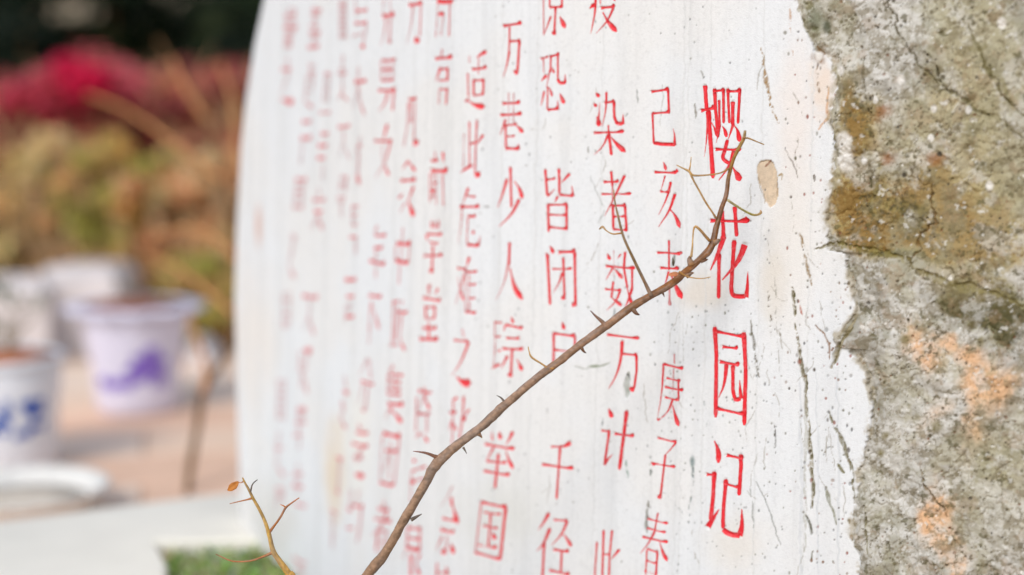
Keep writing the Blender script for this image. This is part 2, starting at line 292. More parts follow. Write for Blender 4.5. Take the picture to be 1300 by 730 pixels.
('c12', 330, 0, "h18~4:308,412 350,418; v12~5:325,400 322,500; h24~3:308,470 354,465; v11~5:342,480 338,560; v12~5:300,480 285,650; n20~3:282,645 336,682; h14~5:300,530 340,532; h14~5:295,580 335,582"),
('c12', 330, 130, "h30~1:272,123 325,123; h34~1:263,226 328,228; v9~5:272,240 262,392; h10~6:250,360 275,362"),
('c12', 330, 130, "h30~2:228,490 298,494; h18~4:225,530 290,532; h26~3:222,568 282,570; h18~4:215,612 280,614; h28~3:208,662 278,668; v10~6:235,500 215,665; v10~6:275,500 268,665"),
('c12', 330, 260, "d28~4:208,180 222,225; v13~5:218,190 205,300; p13~5:205,290 185,400; n20~4:188,385 220,468"),
('c12', 330, 260, "h20~4:143,605 203,608; h14~5:150,560 195,562; h22~3:148,690 196,694; v9~6:152,560 150,760; v9~6:192,560 188,760; h18~4:146,745 192,748; h18~4:148,770 180,775"),
('c12', 330, 380, "h18~4:118,515 165,518; h16~5:115,560 163,562; h20~4:115,605 163,607; h16~5:113,650 162,652; h18~4:110,700 160,702; h18~4:112,745 160,748; v11~5:122,515 118,770; v11~5:158,515 155,770"),
('c12', 330, 500, "v13~5:126,235 118,322; h26~3:103,341 150,346; v12~5:120,350 108,462; n18~3:105,450 130,480 160,524"),
('c12', 330, 500, "h22~3:108,600 158,606; h22~3:108,640 155,646; h14~5:110,668 150,672; v11~5:118,600 112,720; v11~5:152,600 146,680"),
('c13', 330, 0, "h18~5:182,55 232,60; h34~3:158,102 232,96; h20~4:160,135 230,138; h34~3:153,172 238,180; h20~4:165,205 225,207; h30~3:158,242 210,243; h20~4:160,268 205,270; h24~3:153,292 208,292; v12~5:190,50 182,310"),
('c13', 330, 0, "v10~5:178,360 176,425; h28~1:138,438 198,446; p10~4:182,465 160,530 132,595; n34:135,628 170,640 212,650"),
]

# ------------------------------------------------------------------ the stone body
_edge_px = [(336, -60), (330, 0), (318, 60), (309, 120), (302, 190), (297, 280), (294, 380), (291, 480), (291, 580), (298, 660), (303, 720), (306, 800)]
_es, _ez = px2sz([p[0] for p in _edge_px], [p[1] for p in _edge_px])
_o = np.argsort(_ez)
def s_edge(z): return np.interp(z, _ez[_o], _es[_o]) - 0.035

_rb = [(1006, -60), (1013, 0), (1016, 30), (1028, 62), (1052, 74), (1062, 100), (1056, 150), (1061, 190), (1056, 250), (1044, 300), (1050, 318), (1074, 322),
       (1074, 365), (1086, 398), (1064, 428), (1058, 446), (1080, 442), (1098, 478), (1104, 520), (1100, 560), (1090, 600), (1084, 650), (1088, 700), (1084, 780)]
_rs, _rz = px2sz([p[0] for p in _rb], [p[1] for p in _rb])

def lines(*segs):
    out = []
    for a, b, st in segs:
        n = max(1, int(round((b-a)/st))); out += list(np.linspace(a, b, n, endpoint=False))
    out.append(segs[-1][1]); return np.array(out)

SG = lines((-1.6, -0.8, 0.03), (-0.8, -0.6, 0.006), (-0.6, -0.44, 0.003), (-0.44, 0.30, 0.00112), (0.30, 0.56, 0.0017), (0.56, 1.0, 0.003), (1.0, 1.45, 0.006), (1.45, 2.6, 0.06))
ZG = lines((-0.02, 0.06, 0.02), (0.06, 0.30, 0.003), (0.30, 1.07, 0.00118), (1.07, 1.3, 0.004), (1.3, 1.98, 0.02))
ns, nz = len(SG), len(ZG)
S2, Z2 = np.meshgrid(SG, ZG)                     # rows are z
TH = np.interp(S2, _S, _th)
TH = TH + np.radians(116)*np.clip((S2 - s_edge(Z2))/0.22, 0, 1)**1.0
TH = np.minimum(TH, np.radians(176))
BX = np.interp(S2, _S, _PX); BY = np.interp(S2, _S, _PY)
j0 = int(np.searchsorted(SG, 0.95))
ds = np.diff(SG)[j0:]
tm = 0.5*(TH[:, j0:-1]+TH[:, j0+1:])
BX[:, j0+1:] = BX[:, j0:j0+1] + np.cumsum(-np.cos(tm)*ds, 1)
BY[:, j0+1:] = BY[:, j0:j0+1] + np.cumsum(np.sin(tm)*ds, 1)
def project(X, Y, Z):
    ca, sa = math.cos(PITCH), math.sin(PITCH)
    f = Y*ca - (Z-CAMH)*sa; u = Y*sa + (Z-CAMH)*ca
    f = np.maximum(f, 0.2)
    return 650+FPX*X/f, 365-FPX*u/f
PXG, PYG = project(BX, BY, Z2)
FRONT = (S2 > -0.55) & (S2 < 1.3)

H = undul(S2, Z2)
# rough part to the right of the dressed face, with a ragged border
sb = np.interp(Z2, _rz[::-1], _rs[::-1])
jag = 0.020*(fbm(S2*30, Z2*30, 4, 0.6, 3)-0.5) + 0.009*(fbm(S2*150, Z2*150, 3, 0.6, 8)-0.5)
dist_r = sb - S2 + jag
rough = sstep(0.0, 0.003, dist_r); rough[(S2 > 0.6)] = 0
back = sstep(0.10, 0.4, S2 - s_edge(Z2))
f1 = fbm(S2*9, Z2*9, 5, 0.5, 40); f2 = fbm(S2*42, Z2*38, 5, 0.62, 11); f3 = fbm(S2*190, Z2*190, 4, 0.65, 77)
ridg = 1-abs(2*fbm(S2*26, Z2*20, 5, 0.55, 60)-1)
H = H + rough*(0.002 + sstep(0, .03, dist_r)*0.004 + 0.026*(f1-0.5) + 0.0075*(f2-0.5) + 0.0026*(f3-0.5) - 0.002*sstep(.93, 1.0, ridg)) - 0.0022*np.exp(-((dist_r-0.004)/0.004)**2)*rough
H = H + back*(0.03*(f1-0.5)+0.01*(f2-0.5))
# hair-fine tooling of the dressed face
H = H + (1-rough)*0.00035*(fbm(S2*260, Z2*60, 3, 0.6, 5)-0.5)

def seg_dist(px, py, pts):
    """distance from grid pixels to a polyline plus the fraction along it"""
    best = np.full(px.shape, 1e9); par = np.zeros(px.shape)
    L = [math.dist(a, b) for a, b in zip(pts[:-1], pts[1:])]; T = sum(L) or 1; acc = 0
    for (a, b), l in zip(zip(pts[:-1], pts[1:]), L):
        dx, dy = b[0]-a[0], b[1]-a[1]; q = max(dx*dx+dy*dy, 1e-9)
        t = np.clip(((px-a[0])*dx+(py-a[1])*dy)/q, 0, 1)
        d = np.hypot(px-a[0]-t*dx, py-a[1]-t*dy)
        m = d < best; best[m] = d[m]; par[m] = (acc+t[m]*l)/T
        acc += l
    return best, par

def near(pts, m):
    """flat indices of front-face grid vertices whose pixel lies in the bounding box of pts grown by m"""
    x0, x1 = min(p[0] for p in pts)-m, max(p[0] for p in pts)+m
    y0, y1 = min(p[1] for p in pts)-m, max(p[1] for p in pts)+m
    return np.nonzero(FRONT & (PXG > x0) & (PXG < x1) & (PYG > y0) & (PYG < y1))

# ---- colours: dressed face
COL = np.empty(S2.shape+(3,), dtype=np.float32)
strk = fbm(S2*60, Z2*2.2, 4, 0.6, 21); strk2 = fbm(S2*240, Z2*9, 3, 0.6, 91); blot = fbm(S2*7, Z2*6, 4, 0.5, 33)
white = np.array([0.735, 0.755, 0.775], np.float32); warm = np.array([0.745, 0.74, 0.73], np.float32)
k = sstep(0.42, 0.75, blot)[..., None]
COL[:] = white*(1-k*0.75) + warm*k*0.75
COL *= (1 - 0.07*(sstep(0.45, 0.85, strk)) - 0.04*sstep(0.5, 0.9, strk2))[..., None]
gr = fbm(S2*330, Z2*330, 3, 0.7, 51)
COL *= (1 - 0.10*sstep(0.55, 0.85, gr))[..., None]

def mixin(idx, fac, col):
    c = np.asarray(col, np.float32)
    f = np.clip(fac, 0, 1)[:, None].astype(np.float32)
    COL[idx] = COL[idx]*(1-f) + c*f
def blob(x, y, rx, ry, col, a=1.0, edge=0.5, nz_=0.35, sc=25, ox=0):
    idx = near([(x-rx*1.5, y-ry*1.5), (x+rx*1.5, y+ry*1.5)], 4)
    px, py = PXG[idx], PYG[idx]; s, z = S2[idx], Z2[idx]
    d = np.hypot((px-x)/rx, (py-y)/ry) + nz_*2*(fbm(s*sc, z*sc, 4, 0.6, ox+x*0.1)-0.5)
    f = a*(1-sstep(1-edge, 1+edge*0.4, d))
    mixin(idx, f, srgb(*col)); return idx, f
def mark(pts, wpx, col, a=0.9, gap=0.0, depth=0.0, sc=120, wob=1.5):
    """a crack or streak following pts (photo pixels) on the stone"""
    idx = near(pts, wpx*2+6)
    s, z = S2[idx], Z2[idx]
    wx = PXG[idx] + wob*2*(fbm(s*70, z*70, 3, 0.6, pts[0][0])-0.5)*2
    wy = PYG[idx] + wob*(fbm(s*70, z*70, 3, 0.6, pts[0][1]+50)-0.5)*2
    d, t = seg_dist(wx, wy, pts)
    n = fbm(s*sc, z*sc*0.5, 3, 0.6, pts[0][0]*0.3)
    n3 = fbm(s*420, z*260, 3, 0.7, pts[0][1]*0.3)
    wv = wpx*0.36*(0.25+1.5*n)*(1-0.75*abs(2*t-1)**3)
    f = 1-sstep(wv*0.55, wv+0.7, d)
    if gap > 0: f = f*sstep(gap-0.06, gap+0.06, 0.5*n+0.5*n3)
    f = f*(0.45+1.1*n3)
    mixin(idx, f*a*0.85, srgb(*col))
    if depth: H[idx] -= depth*f
# stains of the face
blob(322, 430, 35, 110, (224, 212, 200), 0.4, 0.9)
blob(340, 660, 40, 60, (205, 198, 188), 0.5, 0.9)
blob(425, 605, 15, 75, (218, 194, 158), 0.6, 0.8)
blob(452, 560, 24, 90, (228, 222, 208), 0.4, 0.8)
blob(329, 285, 5, 26, (205, 150, 125), 0.7, 0.8)
blob(640, 655, 60, 60, (205, 205, 198), 0.5, 0.9)
blob(940, 690, 45, 40, (220, 212, 200), 0.45, 0.8)
blob(890, 370, 35, 28, (214, 204, 190), 0.6, 0.8)
blob(1005, 300, 35, 190, (226, 220, 212), 0.45, 0.9)
blob(1012, 130, 28, 120, (228, 216, 208), 0.5, 0.9)
blob(980, 350, 20, 60, (208, 198, 182), 0.5, 0.9)
blob(1044, 108, 16, 46, (226, 204, 184), 0.65, 0.9, 0.6, 60); blob(1040, 74, 10, 8, (130, 92, 44), 0.7, 0.8, 0.9, 110)
for (x, ww) in ((313, 6), (329, 5), (352, 8), (410, 7), (447, 5), (497, 6), (520, 6), (536, 4), (562, 5), (568, 4), (632, 5), (676, 4), (759, 4), (862, 3), (868, 3), (895, 4), (963, 3), (1026, 3)):
    mark([(x+8, -20), (x+3, 300), (x-4, 560), (x-8, 760)], ww, (205, 206, 206), 0.55, 0.0, 0.0003, 40)
for (x, ww) in ((1015, 6), (1036, 3), (1062, 4)):
    mark([(x, 470), (x+3, 600), (x+1, 760)], ww, (196, 200, 204), 0.6, 0, 0.0004, 40)
SPECKLE = (88, 74, 42)
mark([(966, 60), (968, 80), (972, 102), (979, 134), (990, 156)], 6, (150, 118, 70), 0.9, 0.53)
mark([(953, 405), (956, 430), (959, 455), (963, 480)], 4.5, (92, 84, 62), 0.85, 0.42, 0.0012)
mark([(976, 370), (978, 410), (980, 458)], 3.5, (96, 84, 58), 0.85, 0.55, 0.001)
mark([(983, 540), (984, 575)], 3.6, (66, 60, 46), 0.9, 0.45, 0.001)
mark([(879, 581), (879, 612), (877, 635), (874, 646)], 4.2, (98, 112, 112), 0.85, 0.40, 0.001)
blob(879, 586, 4, 9, (128, 142, 142), 0.8, 0.6)
mark([(823, 636), (822, 655), (820, 676)], 5, (92, 84, 64), 0.9, 0.3, 0.0015)
mark([(797, 474), (796, 488), (796, 505)], 9, (150, 155, 145), 0.8, 0, 0.0025)
mark([(795, 475), (799, 483)], 4, (50, 46, 42), 0.9)
mark([(730, 465), (745, 468), (763, 464), (776, 460)], 2.6, (128, 134, 112), 0.75, 0.35, 0.0005)
blob(755, 465, 11, 2.4, (128, 138, 112), 0.8, 0.6)
mark([(795, 584), (796, 592), (797, 606)], 5, (72, 118, 96), 0.75, 0.45)
mark([(826, 596), (826, 604)], 4.5, (66, 78, 62), 0.85, 0.2)
mark([(780, 392), (779, 400), (777, 404)], 3.6, (96, 108, 112), 0.9, 0.0)
mark([(854, 322), (856, 330), (853, 338)], 4, (100, 104, 92), 0.8, 0.2)
mark([(960, 612), (970, 632), (978, 650), (986, 674), (990, 692)], 1.8, (104, 104, 98), 0.8, 0.25, 0.0004)
mark([(951, 618), (956, 640), (956, 670)], 2.2, (130, 132, 128), 0.7, 0.5)
mark([(893, 510), (900, 530), (896, 545)], 5, (150, 158, 158), 0.6, 0.5)
mark([(809, 114), (811, 130)], 4, (120, 122, 116), 0.8, 0.3); mark([(881, 132), (883, 150)], 4.5, (120, 112, 96), 0.85, 0.2)
mark([(889, 90), (892, 99)], 3.5, (120, 116, 104), 0.8, 0.2)
mark([(748, 186), (747, 194)], 3.5, (122, 116, 104), 0.8, 0.2)
mark([(748, 215), (755, 240), (768, 262), (760, 284)], 1.8, (160, 162, 160), 0.7, 0.4)
mark([(843, 625), (858, 640), (868, 655), (862, 664)], 2, (140, 146, 148), 0.6, 0.5)
mark([(766, 530), (764, 540)], 2.6, (90, 98, 104), 0.8)
mark([(983, 350), (986, 400), (990, 470)], 2.2, (150, 146, 136), 0.6, 0.5)
mark([(614, 262), (622, 263)], 2.5, (150, 148, 144), 0.8)
mark([(874, 412), (868, 430), (869, 470)], 2, (168, 166, 158), 0.6, 0.5)
for p in ([(1005, 366), (1008, 385), (1010, 405)], [(1010, 410), (1018, 461), (1023, 500)], [(1023, 476), (1025, 527), (1030, 588), (1033, 645)]):
    mark(p, 7, (140, 128, 92), 0.8, 0.42, 0.0012); mark(p, 4, (88, 84, 52), 0.85, 0.52, 0.001)
mark([(1024, 480), (1022, 560), (1022, 700)], 6, (170, 168, 156), 0.6, 0.4)
mark([(1053, 522), (1062, 545), (1071, 563), (1081, 598), (1084, 636)], 6, (104, 96, 56), 0.9, 0.40, 0.001)
mark([(1063, 590), (1073, 600)], 7, (110, 104, 62), 0.9, 0.3)
mark([(1049, 618), (1055, 640), (1062, 666)], 6, (130, 130, 108), 0.85, 0.30)
mark([(1022, 654), (1026, 664), (1030, 678)], 6, (70, 68, 40), 0.95, 0.1, 0.001)
mark([(1032, 700), (1030, 712)], 3, (100, 96, 72), 0.9)
mark([(1035, 413), (1048, 424), (1053, 440), (1053, 456)], 3, (128, 88, 46), 0.9, 0.2, 0.001)
mark([(1013, 296), (1020, 310), (1025, 335), (1030, 362)], 5, (136, 108, 60), 0.85, 0.45, 0.001)
mark([(998, 190), (1006, 206), (1012, 226)], 1.8, (110, 96, 80), 0.8, 0.35)
mark([(1002, 5), (1003, 40), (1006, 70)], 4, (176, 130, 86), 0.7, 0.5)
mark([(1052, 110), (1050, 150), (1038, 165)], 5, (196, 140, 80), 0.7, 0.4)
mark([(1012, 380), (1018, 400)], 3, (170, 88, 56), 0.8, 0.5)
mark([(1034, 230), (1034, 222)], 6, (74, 58, 26), 0.95)
# leaf-shaped tan scar
poly = [(960, 212), (964, 205), (972, 204), (980, 205), (985, 214), (988, 232), (987, 250), (984, 260), (978, 264), (972, 256), (967, 240), (962, 224)]
idx = near(poly, 6); qx, qy = PXG[idx] + 5*(fbm(S2[idx]*110, Z2[idx]*110, 4, .6)-.5), PYG[idx] + 5*(fbm(S2[idx]*110, Z2[idx]*110, 4, .6, 77)-.5)
ins = np.zeros(qx.shape, bool)
for (xa, ya), (xb, yb) in zip(poly, poly[1:]+poly[:1]):
    cnd = ((ya > qy) != (yb > qy)) & (qx < (xb-xa)*(qy-ya)/((yb-ya) if yb != ya else 1e-9)+xa); ins ^= cnd
grn = 0.75+0.5*fbm(S2[idx]*260, Z2[idx]*180, 4, .7, 19)
mixin(idx, ins*0.9, srgb(206, 184, 156)); COL[idx] *= np.where(ins, np.clip(grn, .8, 1.12), 1)[:, None]; H[idx] -= ins*(0.0014+0.0012*(grn-1))
mark([(962, 224), (967, 242), (973, 258)], 2.2, (150, 128, 98), 0.7, 0.3, 0.0006); mark([(964, 206), (972, 204), (981, 206)], 2.0, (140, 112, 80), 0.7, 0.35, 0.0006); mark([(988, 228), (987, 248)], 2.2, (120, 92, 54), 0.7, 0.45)
mark([(972, 212), (975, 206), (978, 203)], 3, (120, 60, 30), 0.9)
mark([(987, 224), (992, 221), (991, 229)], 3, (150, 120, 60), 0.8, 0.3)
# scattered specks, denser towards the rough border
for i in range(620):
    if i < 300: x = 1085-abs(rng.normal(0, 48)); y = rng.uniform(0, 730)
    elif i < 420: x = rng.uniform(840, 1000); y = rng.uniform(380, 730)
    else: x = rng.uniform(600, 1000); y = rng.uniform(0, 730)
    r = rng.uniform(0.5, 1.5) if i < 300 else rng.uniform(0.4, 1.0)
    if i < 300 and rng.random() < .12: r *= 1.9
    idx = near([(x, y)], r*2+2); d = np.hypot(PXG[idx]-x, (PYG[idx]-y)*rng.uniform(.5, 1.1))
    c = [(120, 82, 48), (70, 56, 40), (140, 70, 50), (96, 92, 66), (110, 112, 112)][int(rng.integers(0, 5)) if i < 300 else 4 - int(rng.random() < .3)]
    f = 1-sstep(r*0.6, r+0.7, d)
    mixin(idx, f*rng.uniform(.45, .95), srgb(*c)); H[idx] -= f*0.0006
# thin hair cracks round the right of the face
for i in range(46):
    x = rng.uniform(930, 1070) if i < 32 else rng.uniform(690, 900); y = rng.uniform(40, 700); a = rng.uniform(1.2, 1.9)
    pts = [(x, y)]
    for q in range(5):
        a += rng.normal(0, .35); l = rng.uniform(4, 14); pts.append((pts[-1][0]+math.cos(a)*l*.6, pts[-1][1]+math.sin(a)*l))
    mark(pts, 1.1, (146, 138, 124), 0.6, 0.45, 0.0)

# ---- colours: rough rock
def C3(t): return np.array(srgb(*t), np.float32)
rk = np.empty_like(COL)
fA = fbm(S2*14, Z2*14, 5, 0.6, 101); fB = fbm(S2*55, Z2*55, 4, 0.65, 131); fC = fbm(S2*230, Z2*230, 3, 0.7, 171); fD = fbm(S2*24, Z2*24, 5, 0.65, 201)
k = sstep(0.30, 0.68, 0.45*fA+0.55*fB)[..., None]
rk[:] = C3((158, 154, 144))*(1-k) + C3((208, 206, 200))*k
def layer(fac, col):
    f = np.clip(fac, 0, 1)[..., None].astype(np.float32); rk[:] = rk*(1-f) + C3(col)*f
WX = PXG + 90*(fbm(S2*11, Z2*11, 5, 0.6, 401)-0.5); WY = PYG + 110*(fbm(S2*11, Z2*11, 5, 0.6, 433)-0.5)
def G(x, y, rx, ry): return np.exp(-(((WX-x)/rx)**2+((WY-y)/ry)**2))
och = 0.65*G(1200, 262, 120, 46)+0.5*G(1150, 200, 90, 70)+G(1082, 150, 24, 80)+G(1085, 250, 30, 75)+G(1150, 295, 70, 28)+G(1240, 262, 60, 38)+0.7*G(1195, 200, 24, 30)+0.5*G(1125, 120, 18, 40)+.5*G(1290, 300, 50, 40)
layer(0.9*sstep(0.10, 0.95, och*(0.05+1.7*fD)), (184, 166, 112))
layer(0.85*sstep(0.35, 0.95, och*(0.1+1.7*fB)), (156, 134, 78))
layer(0.8*sstep(0.55, 0.9, och*(0.1+1.8*fC)), (136, 104, 52))
org = G(1160, 450, 22, 30)+G(1216, 455, 26, 26)+1.1*G(1262, 490, 42, 32)+0.8*G(1240, 560, 22, 40)+G(1190, 640, 22, 34)+.8*G(1212, 690, 16, 40)+.6*G(1180, 520, 20, 20)
layer(0.85*sstep(0.06, 0.8, org*(0.2+1.4*fD)), (222, 196, 170))
layer(0.75*sstep(0.35, 1.05, org*(0.1+1.8*fB)), (224, 174, 126))
mos = .45*G(1150, 270, 70, 40)+.4*G(1110, 180, 40, 70)+.4*G(1285, 290, 30, 30)+G(1258, 375, 48, 30)+G(1290, 400, 30, 40)+0.9*G(1040, 22, 18, 26)+.5*G(1238, 392, 40, 14)+.45*G(1180, 320, 60, 10)+.35*G(1270, 340, 40, 30)+.3*G(1120, 318, 60, 9)+.5*G(1022, 70, 12, 30)
layer(0.85*sstep(0.22, 0.7, mos*(0.1+1.8*fB)), (122, 116, 66))
layer(0.95*sstep(0.34, 0.66, mos*(0.1+1.8*fC)), (66, 62, 30))
gg = G(1240, 90, 90, 110)+G(1290, 600, 80, 120)*.8+G(1300, 200, 60, 90)
layer(0.7*sstep(0.15, .9, gg*(fA+.4)), (166, 157, 118))
och2 = G(1200, 180, 110, 120)+G(1250, 330, 80, 60)
layer(0.5*sstep(0.2, .9, och2*(fD+.3)), (176, 160, 118))
pale = G(1150, 520, 70, 60)+G(1130, 650, 40, 90)+G(1120, 40, 50, 60)+.8*G(1130, 400, 50, 50)+.6*G(1150,180,50,40)
layer(0.45*sstep(0.3, 0.9, pale*(0.4+fB)), (206, 203, 196))
layer(0.55*sstep(0.50, 0.66, fbm(S2*19, Z2*19, 5, 0.68, 501)), (164, 158, 128))
layer(0.50*sstep(0.54, 0.68, fbm(S2*33, Z2*33, 5, 0.68, 541)), (134, 130, 104))
layer(0.45*sstep(0.52, 0.64, fbm(S2*27, Z2*27, 5, 0.7, 581)), (214, 212, 206))
layer(0.55*sstep(0.56, 0.66, fbm(S2*75, Z2*75, 4, 0.7, 601)), (116, 104, 72))
layer(0.25*sstep(0.60, 0.70, fbm(S2*50, Z2*50, 4, 0.7, 641)), (160, 128, 96))
# broken veins, lichen crust, dots
vein = 1-abs(2*fbm(S2*48, Z2*30, 4, 0.6, 261)-1)
layer(0.40*sstep(0.93, 0.99, vein), (128, 118, 92))
layer(0.75*sstep(0.66, 0.74, fC)*sstep(.35, .6, fA), (96, 86, 60))
layer(0.7*sstep(0.68, 0.78, fbm(S2*120, Z2*120, 3, 0.6, 301)), (90, 84, 50))
layer(0.55*sstep(0.72, 0.80, fbm(S2*120, Z2*120, 3, 0.6, 331)), (226, 224, 218))
rk *= 0.92
COL = COL*(1-rough[..., None]) + rk*rough[..., None]
lipm = np.exp(-(dist_r/0.004)**2)*(S2 < 0.5)
f = (0.65*lipm*sstep(.42, .6, fB))[..., None]; COL = COL*(1-f) + C3((150, 134, 96))*f
del rk
DARK = (88, 80, 52)
mark([(1128, -10), (1136, 18), (1145, 40), (1152, 66), (1165, 84), (1182, 94), (1198, 110), (1222, 124), (1244, 140), (1262, 150), (1302, 176)], 4.2, DARK, 0.9, 0.4, 0.0022, wob=5)
mark([(1228, 30), (1240, 58), (1255, 88), (1268, 115), (1282, 134), (1304, 148)], 4.6, DARK, 0.85, 0.42, 0.0022, wob=5)
mark([(1034, 316), (1060, 309), (1090, 312), (1120, 317), (1148, 326), (1162, 340), (1190, 350), (1215, 360), (1262, 372), (1304, 388)], 5.0, (96, 84, 44), 0.9, 0.4, 0.0022, wob=6)
mark([(1178, 232), (1184, 262), (1184, 282), (1170, 300), (1163, 328)], 4.2, (112, 84, 40), 0.8, 0.3, 0.003, wob=5)
mark([(1190, 85), (1192, 100), (1200, 112)], 3.4, DARK, 0.8, 0.4, 0.005)
mark([(1098, 72), (1100, 120), (1106, 150), (1112, 120)], 3.1, (120, 110, 84), 0.6, 0.45, 0.004)
mark([(1107, 225), (1108, 238)], 3.1, (84, 78, 44), 0.9, 0.4, 0.004)
mark([(1166, 590), (1176, 620), (1190, 640), (1205, 655)], 2.5, (150, 128, 92), 0.7, 0.4, 0.005, wob=3)
mark([(1098, 650), (1102, 680), (1103, 700)], 3.1, (122, 114, 74), 0.8, 0.35, 0.004)
mark([(1034, 316), (1060, 311), (1090, 314), (1120, 319), (1148, 328)], 16, (128, 116, 62), 0.7, 0.45, 0.0, wob=8)
mark([(1148, 328), (1190, 352), (1262, 374), (1304, 390)], 12, (134, 124, 78), 0.6, 0.45, 0.0, wob=8)
mark([(1228, 30), (1255, 88), (1282, 134), (1304, 148)], 15, (122, 114, 74), 0.6, 0.44, 0.0, wob=8)
mark([(1182, 94), (1222, 124), (1262, 150), (1302, 176)], 15, (130, 122, 84), 0.6, 0.44, 0.0, wob=8)
mark([(1086, 406), (1075, 425), (1066, 440), (1056, 468)], 11, (150, 138, 104), 0.85, 0.15, 0.003)
mark([(1082, 415), (1066, 440), (1058, 462)], 4, (104, 96, 58), 0.85, 0.35, 0.002)
mark([(1036, 58), (1044, 68), (1042, 78)], 6, (112, 78, 34), 0.85, 0.35); mark([(1036, 84), (1040, 118)], 6, (120, 90, 50), 0.8, 0.5)
blob(1036, 26, 14, 20, (96, 104, 74), 0.6, 0.8); blob(1050, 34, 6, 11, (60, 66, 40), 0.8, 0.6)
for (x, y, r) in ((1068, 89, 6), (1040, 71, 6), (1145, 101, 6), (1114, 127, 4), (1187, 138, 5), (1183, 175, 4), (1230, 140, 5), (1099, 204, 4), (1272, 30, 6), (1256, 236, 6), (1074, 180, 11), (1075, 205, 12)):
    blob(x, y, r, r*1.25, (226, 223, 218), 0.85, 0.5)
for (x, y, r) in ((1122, 141, 12), (1128, 202, 10), (1190, 200, 12), (1150, 428, 8), (1246, 432, 8), (1126, 552, 6), (1192, 540, 9), (1118, 575, 5)):
    blob(x, y, r, r, (142, 92, 46) if r > 9 else (116, 106, 62), 0.75, 0.8, 0.8, 90)
for i in range(420):
    x = rng.uniform(1060, 1300); y = rng.uniform(0, 730); r = rng.uniform(0.5, 1.6)*(2 if rng.random() < .14 else 1)
    idx = near([(x, y)], r*2+2); d = np.hypot(PXG[idx]-x, PYG[idx]-y) + 1.2*(fB[idx]-0.5)*r
    f = (1-sstep(r*0.5, r+0.8, d))*rough[idx]
    mixin(idx, f*rng.uniform(.5, .95), srgb(*[(74, 66, 40), (92, 84, 66), (58, 52, 44), (232, 230, 224), (120, 76, 44)][int(rng.integers(0, 5))])); H[idx] -= 0.002*f

# ---- the inscription: grooves cut into the grid, red paint lying in them
PAINT = bpy.data.materials.new('red_paint'); PAINT.use_nodes = True
def build_paint():
    t = PAINT.node_tree; N = t.nodes; L = t.links; b = N['Principled BSDF']
    b.inputs['Roughness'].default_value = 0.55; b.inputs['Specular IOR Level'].default_value = 0.3
    at_ = N.new('ShaderNodeAttribute'); at_.attribute_name = 'fade'
    tc = N.new('ShaderNodeTexCoord')
    n = N.new('ShaderNodeTexNoise'); n.inputs['Scale'].default_value = 260; n.inputs['Detail'].default_value = 4
    n2 = N.new('ShaderNodeTexNoise'); n2.inputs['Scale'].default_value = 45; n2.inputs['Detail'].default_value = 3
    L.new(tc.outputs['Object'], n.inputs['Vector']); L.new(tc.outputs['Object'], n2.inputs['Vector'])
    a = N.new('ShaderNodeMath'); a.operation = 'SUBTRACT'; L.new(n.outputs['Fac'], a.inputs[0]); a.inputs[1].default_value = 0.55
    m = N.new('ShaderNodeMath'); m.operation = 'MULTIPLY_ADD'; L.new(a.outputs[0], m.inputs[0]); m.inputs[1].default_value = 0.9; L.new(at_.outputs['Fac'], m.inputs[2])
    c = N.new('ShaderNodeClamp'); L.new(m.outputs[0], c.inputs['Value'])
    r1 = N.new('ShaderNodeMix'); r1.data_type = 'RGBA'; r1.inputs['A'].default_value = (0.80, 0.012, 0.022, 1); r1.inputs['B'].default_value = (0.62, 0.035, 0.05, 1)
    L.new(n2.outputs['Fac'], r1.inputs['Factor'])
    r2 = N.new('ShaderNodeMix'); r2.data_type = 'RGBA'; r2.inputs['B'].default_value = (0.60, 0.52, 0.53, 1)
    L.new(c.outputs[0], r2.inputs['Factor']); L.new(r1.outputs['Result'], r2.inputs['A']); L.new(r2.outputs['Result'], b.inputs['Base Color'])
build_paint()

def width_at(kind, t):
    if kind == 'h': return 0.95-0.35*sstep(0.0, 0.35, t)+0.75*sstep(0.72, 0.95, t)-0.9*sstep(0.95, 1.0, t)
    if kind == 'v': return 1.05-0.25*sstep(0.0, 0.25, t)+0.08*sstep(.6, 1, t)-0.45*sstep(0.95, 1, t)-0.3*(1-sstep(0, .04, t))
    if kind == 'p': return 0.95-0.8*t**1.2
    if kind == 'n': return 0.3+0.9*sstep(0.1, 0.82, t)-0.85*sstep(0.84, 1, t)
    if kind == 'd': return 0.3+0.85*sstep(0, 0.65, t)-0.7*sstep(0.8, 1, t)
    return np.ones_like(t)-0.2*(1-sstep(0, .1, t))

stone_root = empty('inscribed_stone', tuple(face_pt(np.array([0.3]), np.array([0.0]), np.array([-0.3]))[0]))
tag(stone_root, 'whitewashed boulder carved with columns of red Chinese characters, its right side rough and lichened', 'inscribed stone')
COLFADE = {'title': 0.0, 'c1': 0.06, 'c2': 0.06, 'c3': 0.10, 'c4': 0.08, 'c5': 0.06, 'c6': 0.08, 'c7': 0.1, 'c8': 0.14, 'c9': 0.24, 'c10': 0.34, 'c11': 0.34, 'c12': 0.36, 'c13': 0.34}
def densify(P, step=1.0, curve=False):
    P = np.array(P, float)
    if curve and len(P) > 2:
        for _ in range(2):
            Q = [P[0]]
            for a, b in zip(P[:-1], P[1:]): Q += [a*.75+b*.25, a*.25+b*.75]
            Q.append(P[-1]); P = np.array(Q)
    L = np.concatenate([[0], np.cumsum(np.hypot(*np.diff(P, axis=0).T))])
    n = max(4, int(L[-1]/step)+1); t = np.linspace(0, L[-1], n)
    return np.stack([np.interp(t, L, P[:, 0]), np.interp(t, L, P[:, 1])], 1), t/L[-1], L[-1]

